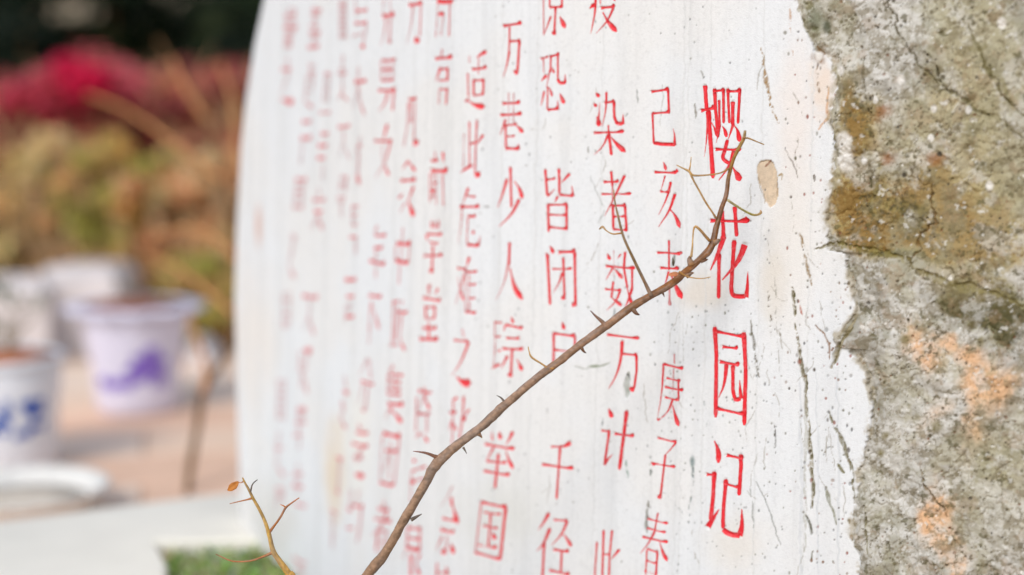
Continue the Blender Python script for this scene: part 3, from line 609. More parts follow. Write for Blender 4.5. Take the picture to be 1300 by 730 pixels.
stroke_no = 0; GR = np.zeros(S2.shape, np.float32)
for col, ox, oy, txt in INSCR:
    V = []; F = []; FD = []; base = 0
    for st in txt.split(';'):
        hd, pp = st.strip().split(':'); kind = hd[0]; rest = hd[1:]
        wd, fd = (rest.split('~')+['0'])[:2]
        wd = float(wd)/5*{'title': 1.14, 'c1': 1.05, 'c2': 1.08, 'c3': 1.1, 'c4': 1.14}.get(col, 1.18); fd = float(fd or 4)/10*1.05
        P = [(ox+float(a.split(',')[0])/5, oy+float(a.split(',')[1])/5) for a in pp.split()]
        far = col in ('c9', 'c10', 'c11', 'c12', 'c13')
        Q, t, Lp = densify(P, 2.0 if far else 1.1, kind in 'pnud')
        d = np.gradient(Q, axis=0); d /= np.maximum(np.hypot(d[:, 0], d[:, 1]), 1e-6)[:, None]
        nrm = np.stack([-d[:, 1], d[:, 0]], 1)
        wv = np.maximum(width_at(kind, t), 0.12)*wd*0.5
        if kind == 'h' and Lp > 4:                       # heavy end leans upwards like a brush foot
            Q = Q + np.stack([np.zeros_like(t), -0.25*wd*sstep(0.75, 0.92, t)], 1)
        nn1 = rng.normal(0, 1, len(t)); nn2 = rng.normal(0, 1, len(t)); ker = np.ones(3)/3
        nn1 = np.convolve(nn1, ker, 'same'); nn2 = np.convolve(nn2, ker, 'same')
        jit = 0.10*wd**0.5*0.8
        eA = Q + nrm*(wv+jit*nn1)[:, None]; eB = Q - nrm*(wv+jit*nn2)[:, None]
        dep = 0.0003 if far else min(0.0026, 0.0009+0.00035*wd)
        lift = (0.0007 if far else 0.00016) + 0.00002*(stroke_no % 9)
        sA, zA = px2sz(eA[:, 0], eA[:, 1]); sB, zB = px2sz(eB[:, 0], eB[:, 1]); sC, zC = px2sz(Q[:, 0], Q[:, 1])
        rel = wv/max(wd*.5, 1e-6)
        dc = dep*np.clip(rel, .3, 1)
        pA = face_pt(sA, zA, lift*np.ones_like(t)); pB = face_pt(sB, zB, lift*np.ones_like(t))
        pM1 = face_pt((sA+sC)/2, (zA+zC)/2, lift+0.0003-dc*0.6); pM2 = face_pt((sB+sC)/2, (zB+zC)/2, lift+0.0003-dc*0.6)
        pC = face_pt(sC, zC, lift+0.0003-dc)
        n = len(t)
        V.append(np.stack([pA, pM1, pC, pM2, pB], 1).reshape(-1, 3))
        i = np.arange(n-1)[:, None]*5 + base
        for q in range(4):
            F.append(np.concatenate([i+q, i+q+1, i+q+6, i+q+5], 1))
        edgef = np.tile(np.array([0.16, 0, 0, 0, 0.16]), n)
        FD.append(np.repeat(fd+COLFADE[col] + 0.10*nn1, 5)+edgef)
        base += n*5; stroke_no += 1
        # sink the stone's grid under the stroke
        if col in ('title', 'c1', 'c2', 'c3', 'c4', 'c5', 'c6', 'c7', 'c8'):
            pts = [tuple(q) for q in Q[::3]]+[tuple(Q[-1])]
            idx = near(pts, wd+2)
            if len(idx[0]):
                dd, tt = seg_dist(PXG[idx], PYG[idx], pts)
                hw = np.interp(tt, t, wv)
                cut = np.interp(tt, t, dc)*np.clip(1-dd/np.maximum(hw, .2), 0, 1)+0.0003*(dd < hw-0.5)
                cur = GR[idx]
                GR[idx] = np.maximum(cur, cut)
    V = np.concatenate(V); F = np.concatenate(F)
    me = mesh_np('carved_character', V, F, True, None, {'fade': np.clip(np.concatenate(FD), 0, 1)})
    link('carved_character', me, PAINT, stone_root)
H = H - GR

# ---- write the body mesh
BX2 = BX - np.sin(TH)*H; BY2 = BY - np.cos(TH)*H
dome = np.sqrt(np.clip(1-(np.clip(Z2-1.25, 0, None)/0.76)**2, 0.03, 1)); flare = 1
cx, cy = 0.38, 2.2
BX2 = cx + (BX2-cx)*dome; BY2 = cy + (BY2-cy)*dome
V = np.stack([BX2, BY2, Z2], -1).reshape(-1, 3)
ii, jj = np.meshgrid(np.arange(nz-1), np.arange(ns-1), indexing='ij'); a = (ii*ns+jj).ravel()
F = np.stack([a+1, a, a+ns, a+ns+1], 1)
i = np.arange(nz-1)*ns
F = np.concatenate([F, np.stack([i, i+ns-1, i+2*ns-1, i+ns], 1)])         # the back
top = V[(nz-1)*ns:].mean(0); V = np.concatenate([V, top[None]])
jt = (nz-1)*ns + np.arange(0, ns-2, 2)
F = np.concatenate([F, np.stack([jt+2, jt+1, jt, np.full_like(jt, len(V)-1)], 1)])
cols = np.concatenate([COL.reshape(-1, 3), COL.reshape(-1, 3)[-1:]])
STONE = material('whitewashed_stone', rough=0.75, var=0.05, scale=300, bump=0.45, bscale=600, vcol=True, spec=0.25, dist=0.0010)
body = link('stone_body', mesh_np('stone_body', V, F, True, cols), STONE, stone_root)
del V, F

# ------------------------------------------------------------------ branches in front of the stone
def catmull(P, R_, step=0.004):
    P = np.array([tuple(p) for p in P], float); R_ = np.array(R_, float)
    if len(P) == 2:
        L = np.linalg.norm(P[1]-P[0]); n = max(3, int(L/step)); t = np.linspace(0, 1, n)[:, None]
        return P[0]*(1-t)+P[1]*t, R_[0]*(1-t[:, 0])+R_[1]*t[:, 0]
    Q = np.vstack([2*P[0]-P[1], P, 2*P[-1]-P[-2]]); out = []; ro = []
    for i in range(len(P)-1):
        p0, p1, p2, p3 = Q[i:i+4]; L = np.linalg.norm(p2-p1); n = max(2, int(L/step))
        for k in range(n):
            t = k/n
            out.append(0.5*((2*p1)+(-p0+p2)*t+(2*p0-5*p1+4*p2-p3)*t*t+(-p0+3*p1-3*p2+p3)*t**3)); ro.append(R_[i]*(1-t)+R_[i+1]*t)
    out.append(P[-1]); ro.append(R_[-1])
    return np.array(out), np.array(ro)
def tube(P, R_, sides=10, step=0.004, rough_=0.0, colf=None, seed=0):
    P, R_ = catmull(P, R_, step)
    T = np.gradient(P, axis=0); T /= np.linalg.norm(T, axis=1)[:, None]+1e-12
    up = np.array([0.3, 1, 0.1]) ; A = np.cross(T, up); A /= np.linalg.norm(A, axis=1)[:, None]+1e-12; B = np.cross(T, A)
    ang = np.linspace(0, 2*np.pi, sides, endpoint=False); n = len(P)
    rr = R_[:, None]*np.ones((1, sides))
    arc = np.concatenate([[0], np.cumsum(np.linalg.norm(np.diff(P, axis=0), axis=1))])
    if rough_:
        gx = arc[:, None]*90+seed*13; gy = np.cos(ang)[None]*1.3+np.sin(ang)[None]*0.7+seed
        rr = rr*(1+rough_*2*(fbm(gx+0*gy, gy*1.6+0*gx, 3, .6, seed)-0.5))
        rr = rr*(1+rough_*0.8*(vnoise(arc[:, None]*26+seed+0*gy, 0*gx+seed*3.3)-0.5))
    V = P[:, None]+rr[..., None]*(A[:, None]*np.cos(ang)[None, :, None]+B[:, None]*np.sin(ang)[None, :, None])
    V = V.reshape(-1, 3)
    i, j = np.meshgrid(np.arange(n-1), np.arange(sides), indexing='ij'); i = i.ravel(); j = j.ravel(); k = (j+1) % sides
    F = [tuple(x) for x in np.stack([i*sides+j, i*sides+k, (i+1)*sides+k, (i+1)*sides+j], 1)]
    V = np.vstack([V, P[0]-T[0]*R_[0]*.3, P[-1]+T[-1]*R_[-1]*.5])
    for j in range(sides):
        F.append((j, len(V)-2, (j+1) % sides)); F.append(((n-1)*sides+(j+1) % sides, len(V)-1, (n-1)*sides+j))
    cols = None
    if colf is not None:
        t = np.concatenate([np.repeat(arc/arc[-1], sides), [0, 1]])
        c = colf(t)
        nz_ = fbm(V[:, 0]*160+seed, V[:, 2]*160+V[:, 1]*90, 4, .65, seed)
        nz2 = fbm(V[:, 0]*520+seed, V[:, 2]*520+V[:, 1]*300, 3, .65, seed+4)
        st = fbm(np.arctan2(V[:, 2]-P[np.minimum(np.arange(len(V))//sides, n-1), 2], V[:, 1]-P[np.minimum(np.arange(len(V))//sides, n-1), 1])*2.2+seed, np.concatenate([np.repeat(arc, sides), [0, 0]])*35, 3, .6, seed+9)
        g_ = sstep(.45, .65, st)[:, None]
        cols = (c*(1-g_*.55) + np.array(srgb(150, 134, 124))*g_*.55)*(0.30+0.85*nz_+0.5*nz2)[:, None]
    return V, F, cols
def ramp3(stops):
    xs = [a for a, b in stops]; cs = np.array([srgb(*b) for a, b in stops])
    return lambda t: np.stack([np.interp(t, xs, cs[:, q]) for q in range(3)], 1)
BARK = material('bark', rough=0.7, var=0.3, scale=220, bump=0.9, bscale=650, vcol=True, dist=0.0012)
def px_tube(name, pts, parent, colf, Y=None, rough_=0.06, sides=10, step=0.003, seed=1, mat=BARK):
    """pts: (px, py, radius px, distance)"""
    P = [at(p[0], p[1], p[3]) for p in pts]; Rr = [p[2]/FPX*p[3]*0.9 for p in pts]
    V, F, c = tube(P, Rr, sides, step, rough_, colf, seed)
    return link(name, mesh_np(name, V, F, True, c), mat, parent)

br = empty('thorny_branch', at(450, 760, 1.64))
tag(br, 'long brown thorny branch rising diagonally in front of the red lettering', 'branch')
main_px = [(335, 1040, 9.4), (400, 850, 8.4), (448, 760, 7.6), (466, 730, 7.2), (490, 700, 7.0), (516, 655, 6.9), (541, 612, 6.9), (553, 590, 7.9), (578, 567, 6.8), (612, 541, 6.4), (640, 515, 6.4), (680, 481, 6.0), (703, 464, 5.8),
           (735, 439, 5.2), (768, 415, 5.4), (800, 391, 5.0), (828, 374, 5.0), (850, 362, 5.6), (868, 347, 5.4), (884, 333, 5.0), (899, 319, 5.6), (906, 304, 5.0), (910, 286, 3.9), (916, 265, 3.6), (922, 247, 3.4), (925, 225, 3.0), (931, 203, 2.8), (938, 188, 2.8), (944, 176, 2.4), (946, 166, 1.8)]
YB = 1.63
barkc = ramp3([(0, (170, 126, 82)), (.2, (168, 124, 84)), (.35, (160, 128, 102)), (.55, (166, 136, 114)), (.72, (164, 126, 98)), (.80, (140, 92, 50)), (.93, (136, 86, 40)), (1, (176, 142, 70))])
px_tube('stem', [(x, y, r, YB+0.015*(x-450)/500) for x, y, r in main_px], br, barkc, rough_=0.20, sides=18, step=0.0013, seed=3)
goldc = ramp3([(0, (170, 120, 60)), (.4, (206, 160, 92)), (1, (216, 176, 116))])
brownc = ramp3([(0, (142, 106, 74)), (.5, (150, 118, 70)), (1, (190, 150, 84))])
thornc = ramp3([(0, (140, 108, 84)), (.6, (132, 92, 70)), (1, (92, 56, 44))])
greyc = ramp3([(0, (120, 108, 96)), (1, (84, 76, 72))])
def yb(x): return YB+0.015*(x-450)/500
for pts, cf in (([(768, 415, 5.2), (765, 409, 3.2), (757, 402, 1.9), (749.5, 394.5, .5)], thornc), ([(560, 583, 5.0), (551, 579, 2.8), (540, 575, 1.9), (524.5, 572.8, .5)], ramp3([(0, (140, 100, 72)), (1, (120, 60, 48))])),
                ([(641, 511, 2.2), (636, 505, 1.2), (630.5, 502, .4)], greyc), ([(588, 568, 2), (590, 571, 1.4), (592.5, 576, .4)], greyc), ([(522, 660, 3), (529, 656, 2.0), (535.5, 652.6, .5)], greyc),
                ([(839, 370, 2.4), (842, 373, 1.6), (843.4, 377, .4)], thornc), ([(803, 392, 4), (808, 398, 2.6), (812, 399.5, .6)], thornc), ([(738, 441, 3), (741, 446, 1.8), (744, 448, .6)], thornc),
                ([(871, 350, 5), (877, 347, 2.8), (881, 346.5, .6)], barkc), ([(890, 331, 4), (896, 330, 2), (899, 329, .5)], thornc), ([(607, 550, 4), (610, 553, 2.2), (612, 556, .6)], barkc), 
                ([(878, 336, 5.5), (875.5, 329, 3.6), (877, 325, 1.4)], barkc), ([(906, 308, 6), (911, 306, 3.6), (915, 304, 1)], barkc)):
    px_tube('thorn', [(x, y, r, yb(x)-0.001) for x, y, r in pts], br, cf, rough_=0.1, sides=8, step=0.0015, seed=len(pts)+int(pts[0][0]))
tw = [([(827, 376, 3.4), (818, 357, 2.4), (801, 322, 2.1), (791, 299, 1.9), (785, 276, 1.6), (781, 258, 1.1), (779, 241, .8)], brownc, 0.0),
      ([(789, 296, 1.3), (778, 297, 1.0), (770, 293, .9), (765, 288, 1.8), (761, 291, .8)], goldc, 0.03),
      ([(925, 214, 1.6), (917, 218.5, 1.0), (908, 221, 1.0), (892, 222.6, 1.2), (880, 222.5, 1.5), (875, 217.5, 1.9), (868, 214, 1.1), (859, 209.6, .8)], goldc, 0.0),
      ([(875, 217, 1.5), (876.5, 209, .9), (877.5, 199.5, .7)], goldc, 0.02),
      ([(909, 277, 1.8), (904, 269, 1.3), (896, 257, 1.4), (888, 242.5, 1.4), (881, 230, 1.4), (876, 219, 1.6)], goldc, 0.0),
      ([(944, 175, 1.6), (950, 175.5, 1.2), (960, 179.5, 1.0), (970, 183.5, .8)], goldc, 0.02),
      ([(924, 254, 2.0), (931, 259, 1.7), (944, 267, 1.6), (955, 272.5, 1.7), (962, 272.5, 1.6), (966, 270, 2.0), (965.5, 267, 1.0)], ramp3([(0, (190, 176, 130)), (.6, (176, 166, 84)), (1, (220, 170, 110))]), 0.02),
      ([(901, 306, 2.4), (895, 299, 2.2), (889, 292, 2.0), (883, 287.5, 1.9), (880.5, 292, 1.1), (879.5, 304, .9), (878.8, 316, 1.5), (877.5, 326, 2.0)], goldc, 0.0),
      ([(862, 345, 1.8), (870, 350, 1.2), (880, 352.8, .9), (892, 353.5, .8), (902, 351.6, .6)], goldc, 0.0),
      ([(704, 467, 2.8), (696, 467, 1.7), (686.8, 461.4, 1.3), (674.8, 453.4, 1.7), (672, 447, .9), (670.5, 440, .7)], goldc, 0.01)]
for n_, (pts, cf, dy) in enumerate(tw):
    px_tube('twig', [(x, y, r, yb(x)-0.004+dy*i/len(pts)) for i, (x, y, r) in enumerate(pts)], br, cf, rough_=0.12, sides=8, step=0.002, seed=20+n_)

LEAFM = material('dry_leaf', srgb(176, 108, 48), rough=0.7, var=0.4, scale=160, bump=0.4, bscale=300, c2=srgb(210, 140, 70))
def leaf_mesh(name, base, tip, width, curl, mat, parent, up=Vector((0, -1, 0))):
    base = Vector(base); tip = Vector(tip); ax = tip-base; sd_ = ax.cross(up).normalized(); n = 8; V = []; F = []
    for i in range(n+1):
        t = i/n; wd = width*math.sin(math.pi*min(1, t*0.93+0.04))**0.8*(1-0.25*t)
        c = base+ax*t + up*(curl*math.sin(t*math.pi))
        e = random.uniform(.85, 1.1)
        V += [c-sd_*wd*e+up*wd*.35, c-sd_*wd*.5*e+up*wd*.08, c, c+sd_*wd*.5+up*wd*.08, c+sd_*wd*random.uniform(.85, 1.1)+up*wd*.35]
    for i in range(n):
        for k in range(4): F.append((i*5+k, i*5+k+1, i*5+k+6, i*5+k+5))
    me = mesh_np(name, [tuple(v) for v in V], F, True)
    o = link(name, me, mat, parent); m = o.modifiers.new('thickness', 'SOLIDIFY'); m.thickness = 0.0004
    return o
leaf_mesh('leaf', at(862, 347, 1.632), at(848, 349, 1.629), 0.0034, 0.002, material('pale_leaf', srgb(206, 150, 110), c2=srgb(190, 96, 60), scale=200), br)
leaf_mesh('leaf', at(855, 338, 1.634), at(854, 327, 1.63), 0.0016, 0.002, material('dead_leaf', srgb(110, 104, 88), c2=srgb(70, 60, 44)), br)

b2 = empty('thorny_twig', at(372, 745, 1.64))
tag(b2, 'small golden forked twig with one curled leaf at the bottom left of the stone', 'twig')
g2 = ramp3([(0, (206, 150, 64)), (.5, (216, 152, 72)), (.8, (224, 180, 90)), (1, (190, 150, 70))])
o2 = ramp3([(0, (190, 120, 60)), (1, (206, 130, 80))])
px_tube('stem', [(405, 1050, 7, 1.64), (396, 850, 6.4, 1.64), (374, 742, 5.4, 1.64), (366, 728, 4.8, 1.64), (355, 712, 4.2, 1.64), (347, 700, 3.8, 1.64), (342, 680, 3.1, 1.64), (337, 664, 2.5, 1.64), (331, 650, 2.3, 1.64), (321, 632, 2.1, 1.64), (316, 622, 1.8, 1.64), (311, 613, 1.4, 1.64), (308, 606.5, 1.0, 1.64)], b2, g2, rough_=.14, sides=12, step=0.0018, seed=61)
for k, pts in enumerate(([(320, 632.5, 1.8), (313, 634.5, 1.2), (302, 637, .9), (291.5, 639.6, .6)], [(318, 624, 1.6), (320, 616, 1.0), (323, 612, .8), (327, 609, .5)],
            [(341, 677, 2.4), (350, 665, 1.6), (357, 655, 1.7), (362.5, 644.8, 1.7), (369, 639.5, 1.2), (379.8, 632, .8)], [(363, 645, 1.4), (360, 642, 1.0), (355.5, 640.6, .5)],
            [(347, 701, 2.6), (337, 705.5, 1.7), (322, 711, 1.4), (306, 713, 1.2), (292, 711.6, 1.1), (274, 703.6, .6)], [(309, 611, 1.2), (306, 613, .7), (302.5, 612, .6)])):
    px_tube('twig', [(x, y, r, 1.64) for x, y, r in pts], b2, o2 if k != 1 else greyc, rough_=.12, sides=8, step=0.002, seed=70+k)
leaf_mesh('leaf', at(303, 611.5, 1.64), at(289, 622.8, 1.635), 0.0048, 0.002, LEAFM, b2)

# ------------------------------------------------------------------ ground, paving, ledge
def box_mesh(name, x0, x1, y0, y1, z0, z1, bev=0.006, rot=0, c=(0, 0), jit=0.0):
    e = bev; V = []
    for (z, o) in ((z0, 0), (z1-e, 0), (z1, e)):
        for (x, y) in ((x0+o, y0+o), (x1-o, y0+o), (x1-o, y1-o), (x0+o, y1-o)):
            V.append([x+random.uniform(-jit, jit), y+random.uniform(-jit, jit), z])
    ca, sa = math.cos(rot), math.sin(rot)
    V = [(c[0]+x*ca-y*sa, c[1]+x*sa+y*ca, z) for x, y, z in V]
    F = [(3, 2, 1, 0), (8, 9, 10, 11)]
    for r in (0, 4):
        for k in range(4): F.append((r+k, r+(k+1) % 4, r+4+(k+1) % 4, r+4+k))
    return mesh_np(name, V, F, False)
GROUND = material('soil', srgb(190, 162, 122), rough=0.95, var=0.4, scale=6, bump=0.6, bscale=30, dist=0.02)
gv = []; n = 40
gx = np.concatenate([-np.geomspace(120, 3, 10), np.linspace(-2.5, 2.5, 12), np.geomspace(3, 120, 10)]); gy = np.concatenate([-np.geomspace(80, 2, 7), np.linspace(-1, 8, 16), np.geomspace(9, 160, 10)])
XX, YY = np.meshgrid(gx, gy); V = np.stack([XX, YY, np.full_like(XX, -0.03)+0.012*(fbm(XX*.7, YY*.7, 3)-.5)], -1).reshape(-1, 3)
ii, jj = np.meshgrid(np.arange(len(gy)-1), np.arange(len(gx)-1), indexing='ij'); a = (ii*len(gx)+jj).ravel()
g = link('ground', mesh_np('ground', V, np.stack([a, a+1, a+len(gx)+1, a+len(gx)], 1), True), GROUND); tag(g, kind='structure')

fl = empty('terrace_floor', (0, 0, 0)); tag(fl, kind='structure')
MORT = material('mortar', srgb(200, 168, 144), rough=0.9, var=0.25, scale=20)
o = link('mortar_bed', box_mesh('mortar_bed', -2.6, 1.2, 2.2, 5.3, -0.02, -0.006, 0.002), MORT, fl)
TL = [material('tile_stone', srgb(*c), rough=0.7, var=0.12, scale=9, bump=0.2, bscale=60) for c in ((246, 216, 190), (244, 208, 180), (246, 222, 200), (240, 202, 174))]
rot = R(14)
for iy in range(11):
    for ix in range(7):
        wx, wy = 0.6, 0.3
        x = -3.0+ix*wx+(0.3 if iy % 2 else 0); y = 2.2+iy*wy
        cx_, cy_ = x*math.cos(rot)-(y-3.5)*math.sin(rot), 3.5+x*math.sin(rot)+(y-3.5)*math.cos(rot)
        if cy_ < 2.3 or cy_ > 5.3 or cx_ > 0.6 or cx_ < -2.6: continue
        me = box_mesh('tile', -wx/2+.004, wx/2-.004, -wy/2+.004, wy/2-.004, -0.008, 0.0+random.uniform(-.0012, .0012), 0.003, rot, (cx_, cy_))
        link('tile', me, TL[random.randrange(4)], fl)

LZ = 0.10
LEDGE = material('ledge_stone', srgb(234, 230, 218), rough=0.7, var=0.1, scale=7, bump=0.3, bscale=120)
def prism(name, pts, z0, z1, mat, parent=None, bev=0.006):
    c = Vector((sum(p[0] for p in pts)/len(pts), sum(p[1] for p in pts)/len(pts)))
    n = len(pts); V = [(x, y, z0) for x, y in pts]+[(x, y, z1-bev) for x, y in pts]
    ins = []
    for i in range(n):
        p = Vector(pts[i]); a_ = (Vector(pts[i-1])-p).normalized(); b_ = (Vector(pts[(i+1) % n])-p).normalized()
        na = Vector((a_.y, -a_.x)); nb = Vector((-b_.y, b_.x)); q = (na+nb); q = q/max(q.length_squared, 1e-6)*2
        ins.append(p+q*bev)
    V += [(q.x, q.y, z1) for q in ins]
    F = [tuple(range(n-1, -1, -1)), tuple(range(2*n, 3*n))]
    for r in (0, n):
        for k in range(n): F.append((r+k, r+(k+1) % n, r+n+(k+1) % n, r+n+k))
    return link(name, mesh_np(name, V, F, False), mat, parent)
fe = lambda X: 2.68+(X+.965)*0.529          # far edge line of the ledge
lg = empty('planter_ledge', (-0.9, 2.2, 0)); tag(lg, kind='structure')
# two slabs with an open joint, leaving a planting pit against the stone
prism('slab', [(-2.0, 1.5), (-1.13, 1.5), (-1.13, fe(-1.13)), (-2.0, fe(-2.0))], -0.02, LZ, LEDGE, lg)
prism('slab', [(-1.125, 1.5), (-0.40, 1.5), (-0.60, 2.40), (-0.655, 2.54), (0.0, 2.60), (0.0, fe(0.0)), (-1.125, fe(-1.125))], -0.02, LZ-.001, LEDGE, lg)
SOIL2 = material('pit_soil', srgb(90, 84, 60), rough=0.95, var=0.4, scale=40, bump=0.8, bscale=60, dist=0.01)
pit = prism('pit_soil', [(-0.39, 1.5), (0.3, 1.5), (0.3, 2.6), (-0.648, 2.535), (-0.59, 2.40)], -0.02, LZ-0.03, SOIL2); tag(pit, kind='structure')

def blades(name, n, boxf, hgt, wid, cols, lean=0.5, label=None, mat=None, kind='stuff'):
    V = []; F = []; Cc = []; b = 0
    for i in range(n):
        x, y, z = boxf(); a = random.uniform(0, 6.283); h = hgt*random.uniform(.5, 1.2); w_ = wid*random.uniform(.6, 1.2); l = h*lean*random.uniform(.2, 1.2)
        dx, dy = math.cos(a), math.sin(a); px_, py_ = -dy, dx; c = random.choice(cols); c = [q*random.uniform(.75, 1.2) for q in c]
        for t, ww in ((0, 1), (.45, .9), (.8, .55), (1, .05)):
            cx_ = x+dx*l*t*t; cy_ = y+dy*l*t*t; cz = z+h*t*(1-.15*t)
            V += [(cx_-px_*w_*ww, cy_-py_*w_*ww, cz), (cx_+px_*w_*ww, cy_+py_*w_*ww, cz)]; Cc += [c, c]
        for k in range(3): F.append((b+2*k, b+2*k+1, b+2*k+3, b+2*k+2))
        b += 8
    me = mesh_np(name, np.array(V), np.array(F), True, np.array(Cc))
    o = link(name, me, mat); 
    tag(o, label, None, None, kind)
    return o
def leafmat(name, rough=0.6):
    m = material(name, rough=rough, var=0.2, scale=40, bump=0, vcol=True, spec=0.25)
    b = m.node_tree.nodes['Principled BSDF']
    tr = m.node_tree.nodes.new('ShaderNodeBsdfTranslucent'); mx = m.node_tree.nodes.new('ShaderNodeMixShader'); mx.inputs[0].default_value = 0.5
    src = b.inputs['Base Color'].links[0].from_socket
    m.node_tree.links.new(src, tr.inputs['Color']); m.node_tree.links.new(b.outputs[0], mx.inputs[1]); m.node_tree.links.new(tr.outputs[0], mx.inputs[2])
    m.node_tree.links.new(mx.outputs[0], m.node_tree.nodes['Material Output'].inputs['Surface'])
    return m
LEAF = leafmat('leaf_green')
def pitbox():
    return (random.uniform(-0.635, -0.38), random.uniform(2.3, 2.53), LZ-0.034)
blades('grass', 1300, pitbox, 0.026, 0.007, [srgb(186, 206, 126), srgb(160, 190, 100), srgb(204, 216, 156), srgb(136, 164, 96), srgb(222, 220, 190)], 0.8, mat=LEAF, label='bright green grass and weeds filling the planting pit in the ledge')

# ------------------------------------------------------------------ pots and saucer
def lathe(name, prof, n=48, scallop=None, c=(0, 0, 0), cols=None):
    V = []; F = []; m = len(prof)
    for i, (r, z) in enumerate(prof):
        for k in range(n):
            a = 2*math.pi*k/n; rr = r; zz = z
            if scallop and i in scallop: amp, cnt = scallop[i]; q = abs(math.sin(a*cnt/2))**.7; rr += amp*q; zz -= amp*.35*q
            V.append((c[0]+rr*math.cos(a), c[1]+rr*math.sin(a), c[2]+zz))
    for i in range(m-1):
        for k in range(n):
            F.append((i*n+k, i*n+(k+1) % n, (i+1)*n+(k+1) % n, (i+1)*n+k))
    F.append(tuple(range(n-1, -1, -1))); 
    return mesh_np(name, V, F, True)
def prof_r(prof, z):
    return float(np.interp(z, [p[1] for p in prof], [p[0] for p in prof]))
def painted(name, prof, c, blobs, mat, parent, out=0.0012):
    """flat brush marks lying on the turned wall: blobs of (angle deg, height, half width deg, half height)"""
    V = []; F = []
    for (a0, z0, wa, hz, rot_) in blobs:
        b = len(V); n = 14; V.append((a0, z0))
        for k in range(n):
            t = 2*math.pi*k/n; q = random.uniform(.72, 1.15)
            u, v = math.cos(t)*q, math.sin(t)*q
            V.append((a0+wa*(u*math.cos(rot_)-v*math.sin(rot_)), z0+hz*(v*math.cos(rot_)+u*math.sin(rot_))))
        for k in range(n): F.append((b, b+1+k, b+1+(k+1) % n))
    W = []
    for j, (a, z) in enumerate(V):
        r = prof_r(prof, z)+out+0.00004*(j//15); W.append((c[0]+r*math.cos(R(a)), c[1]+r*math.sin(R(a)), c[2]+z))
    return link(name, mesh_np(name, W, F, False), mat, parent)
GLAZE = material('lilac_glaze', srgb(222, 220, 238), rough=0.3, var=0.08, scale=8, bump=0.05, spec=0.5)
GLAZW = material('white_glaze', srgb(230, 232, 238), rough=0.25, var=0.08, scale=8, bump=0.05, spec=0.5)
PURP = material('purple_glaze', srgb(138, 108, 206), rough=0.35, var=0.25, scale=30, bump=0)
BLUE = material('blue_glaze', srgb(40, 88, 186), rough=0.35, var=0.3, scale=30, bump=0)
POTSOIL = material('pot_soil', srgb(206, 130, 90), rough=0.95, var=0.3, scale=60, bump=0.8, bscale=80, dist=0.01)
POTSOIL2 = material('pot_soil_brown', srgb(150, 90, 60), rough=0.95, var=0.3, scale=60, bump=0.8, bscale=80, dist=0.01)
def pot(c, rt, rb, h, label, glaze, soil, scal, patt, pm, rimw=0.03):
    r = empty('flower_pot', c); tag(r, label, 'flower pot', 'glazed pots standing on the terrace')
    rp = rb + (rt-rb)
    prof = [(rb*0.9, 0.0), (rb, 0.006), (rb*1.03, h*.12), (rb+(rt-rb)*.22, h*.35), (rb+(rt-rb)*.52, h*.62), (rb+(rt-rb)*.85, h*.86), (rt*.97, h*.93)]
    link('pot_wall', lathe('pot_wall', prof+[(rt*.93, h*.93), (rt*.80, h*.6)], 56, None, c), glaze, r)
    rim = [(rt*.96, h*.915), (rt+rimw*.5, h*.93), (rt+rimw, h*.965), (rt+rimw*.8, h*.99), (rt+rimw*.2, h), (rt*.93, h*.985), (rt*.92, h*.90)]
    link('rim', lathe('rim', rim, 72, {1: (scal*.6, 12), 2: (scal, 12), 3: (scal, 12), 4: (scal*.5, 12)} if scal else None, c), glaze, r)
    sm = [(0.002, h*1.03), (rt*.5, h*1.02), (rt*.93, h*.975)]
    link('soil', lathe('soil', sm[::-1], 32, None, c), soil, r)
    painted('painted_flowers', prof, c, patt, pm, r)
    return r, prof
c1 = on_floor(166, 522); c1.y = 4.2; c1.x = float((167-650)/FPX*4.2); c1.z = 0.0
p1 = [(-104+k*7, 0.092+0.002*abs(k-2)**1.5+ (0.004*k), 8, 0.017, .2) for k in range(-3, 8)] + \
     [(-68, .165, 14, .024, 0), (-58, .185, 11, .026, .8), (-50, .172, 7, .015, 0), (-62, .13, 12, .012, 0), (-70, .148, 6, .012, 0), (-52, .105, 6, .018, 0), (-44, .125, 8, .020, 0), (-84, .14, 9, .014, .5), (-40, .10, 6, .012, 0), (-112, .095, 6, .012, 0), (-118, .11, 5, .014, .5), (-40, .16, 6, .014, 0)]
pot(tuple(c1), 0.165, 0.118, 0.325, 'lilac white pot with wide scalloped rim and purple painted flowers', GLAZE, POTSOIL2, 0.016, p1, PURP, 0.032)
c2 = (float((-12-650)/FPX*3.5), 3.5, 0.0)
p2 = [(random.choice([-72, -44, -36, -92])+random.uniform(-11, 11), random.uniform(.10, .185), random.uniform(2.5, 5.5), random.uniform(.005, .012), random.uniform(0, 3)) for k in range(46)]
r2, _ = pot(c2, 0.155, 0.135, 0.285, 'white pot with blue painted flowers and brown soil, at the left edge', GLAZW, POTSOIL, 0.0, p2, BLUE, 0.010)

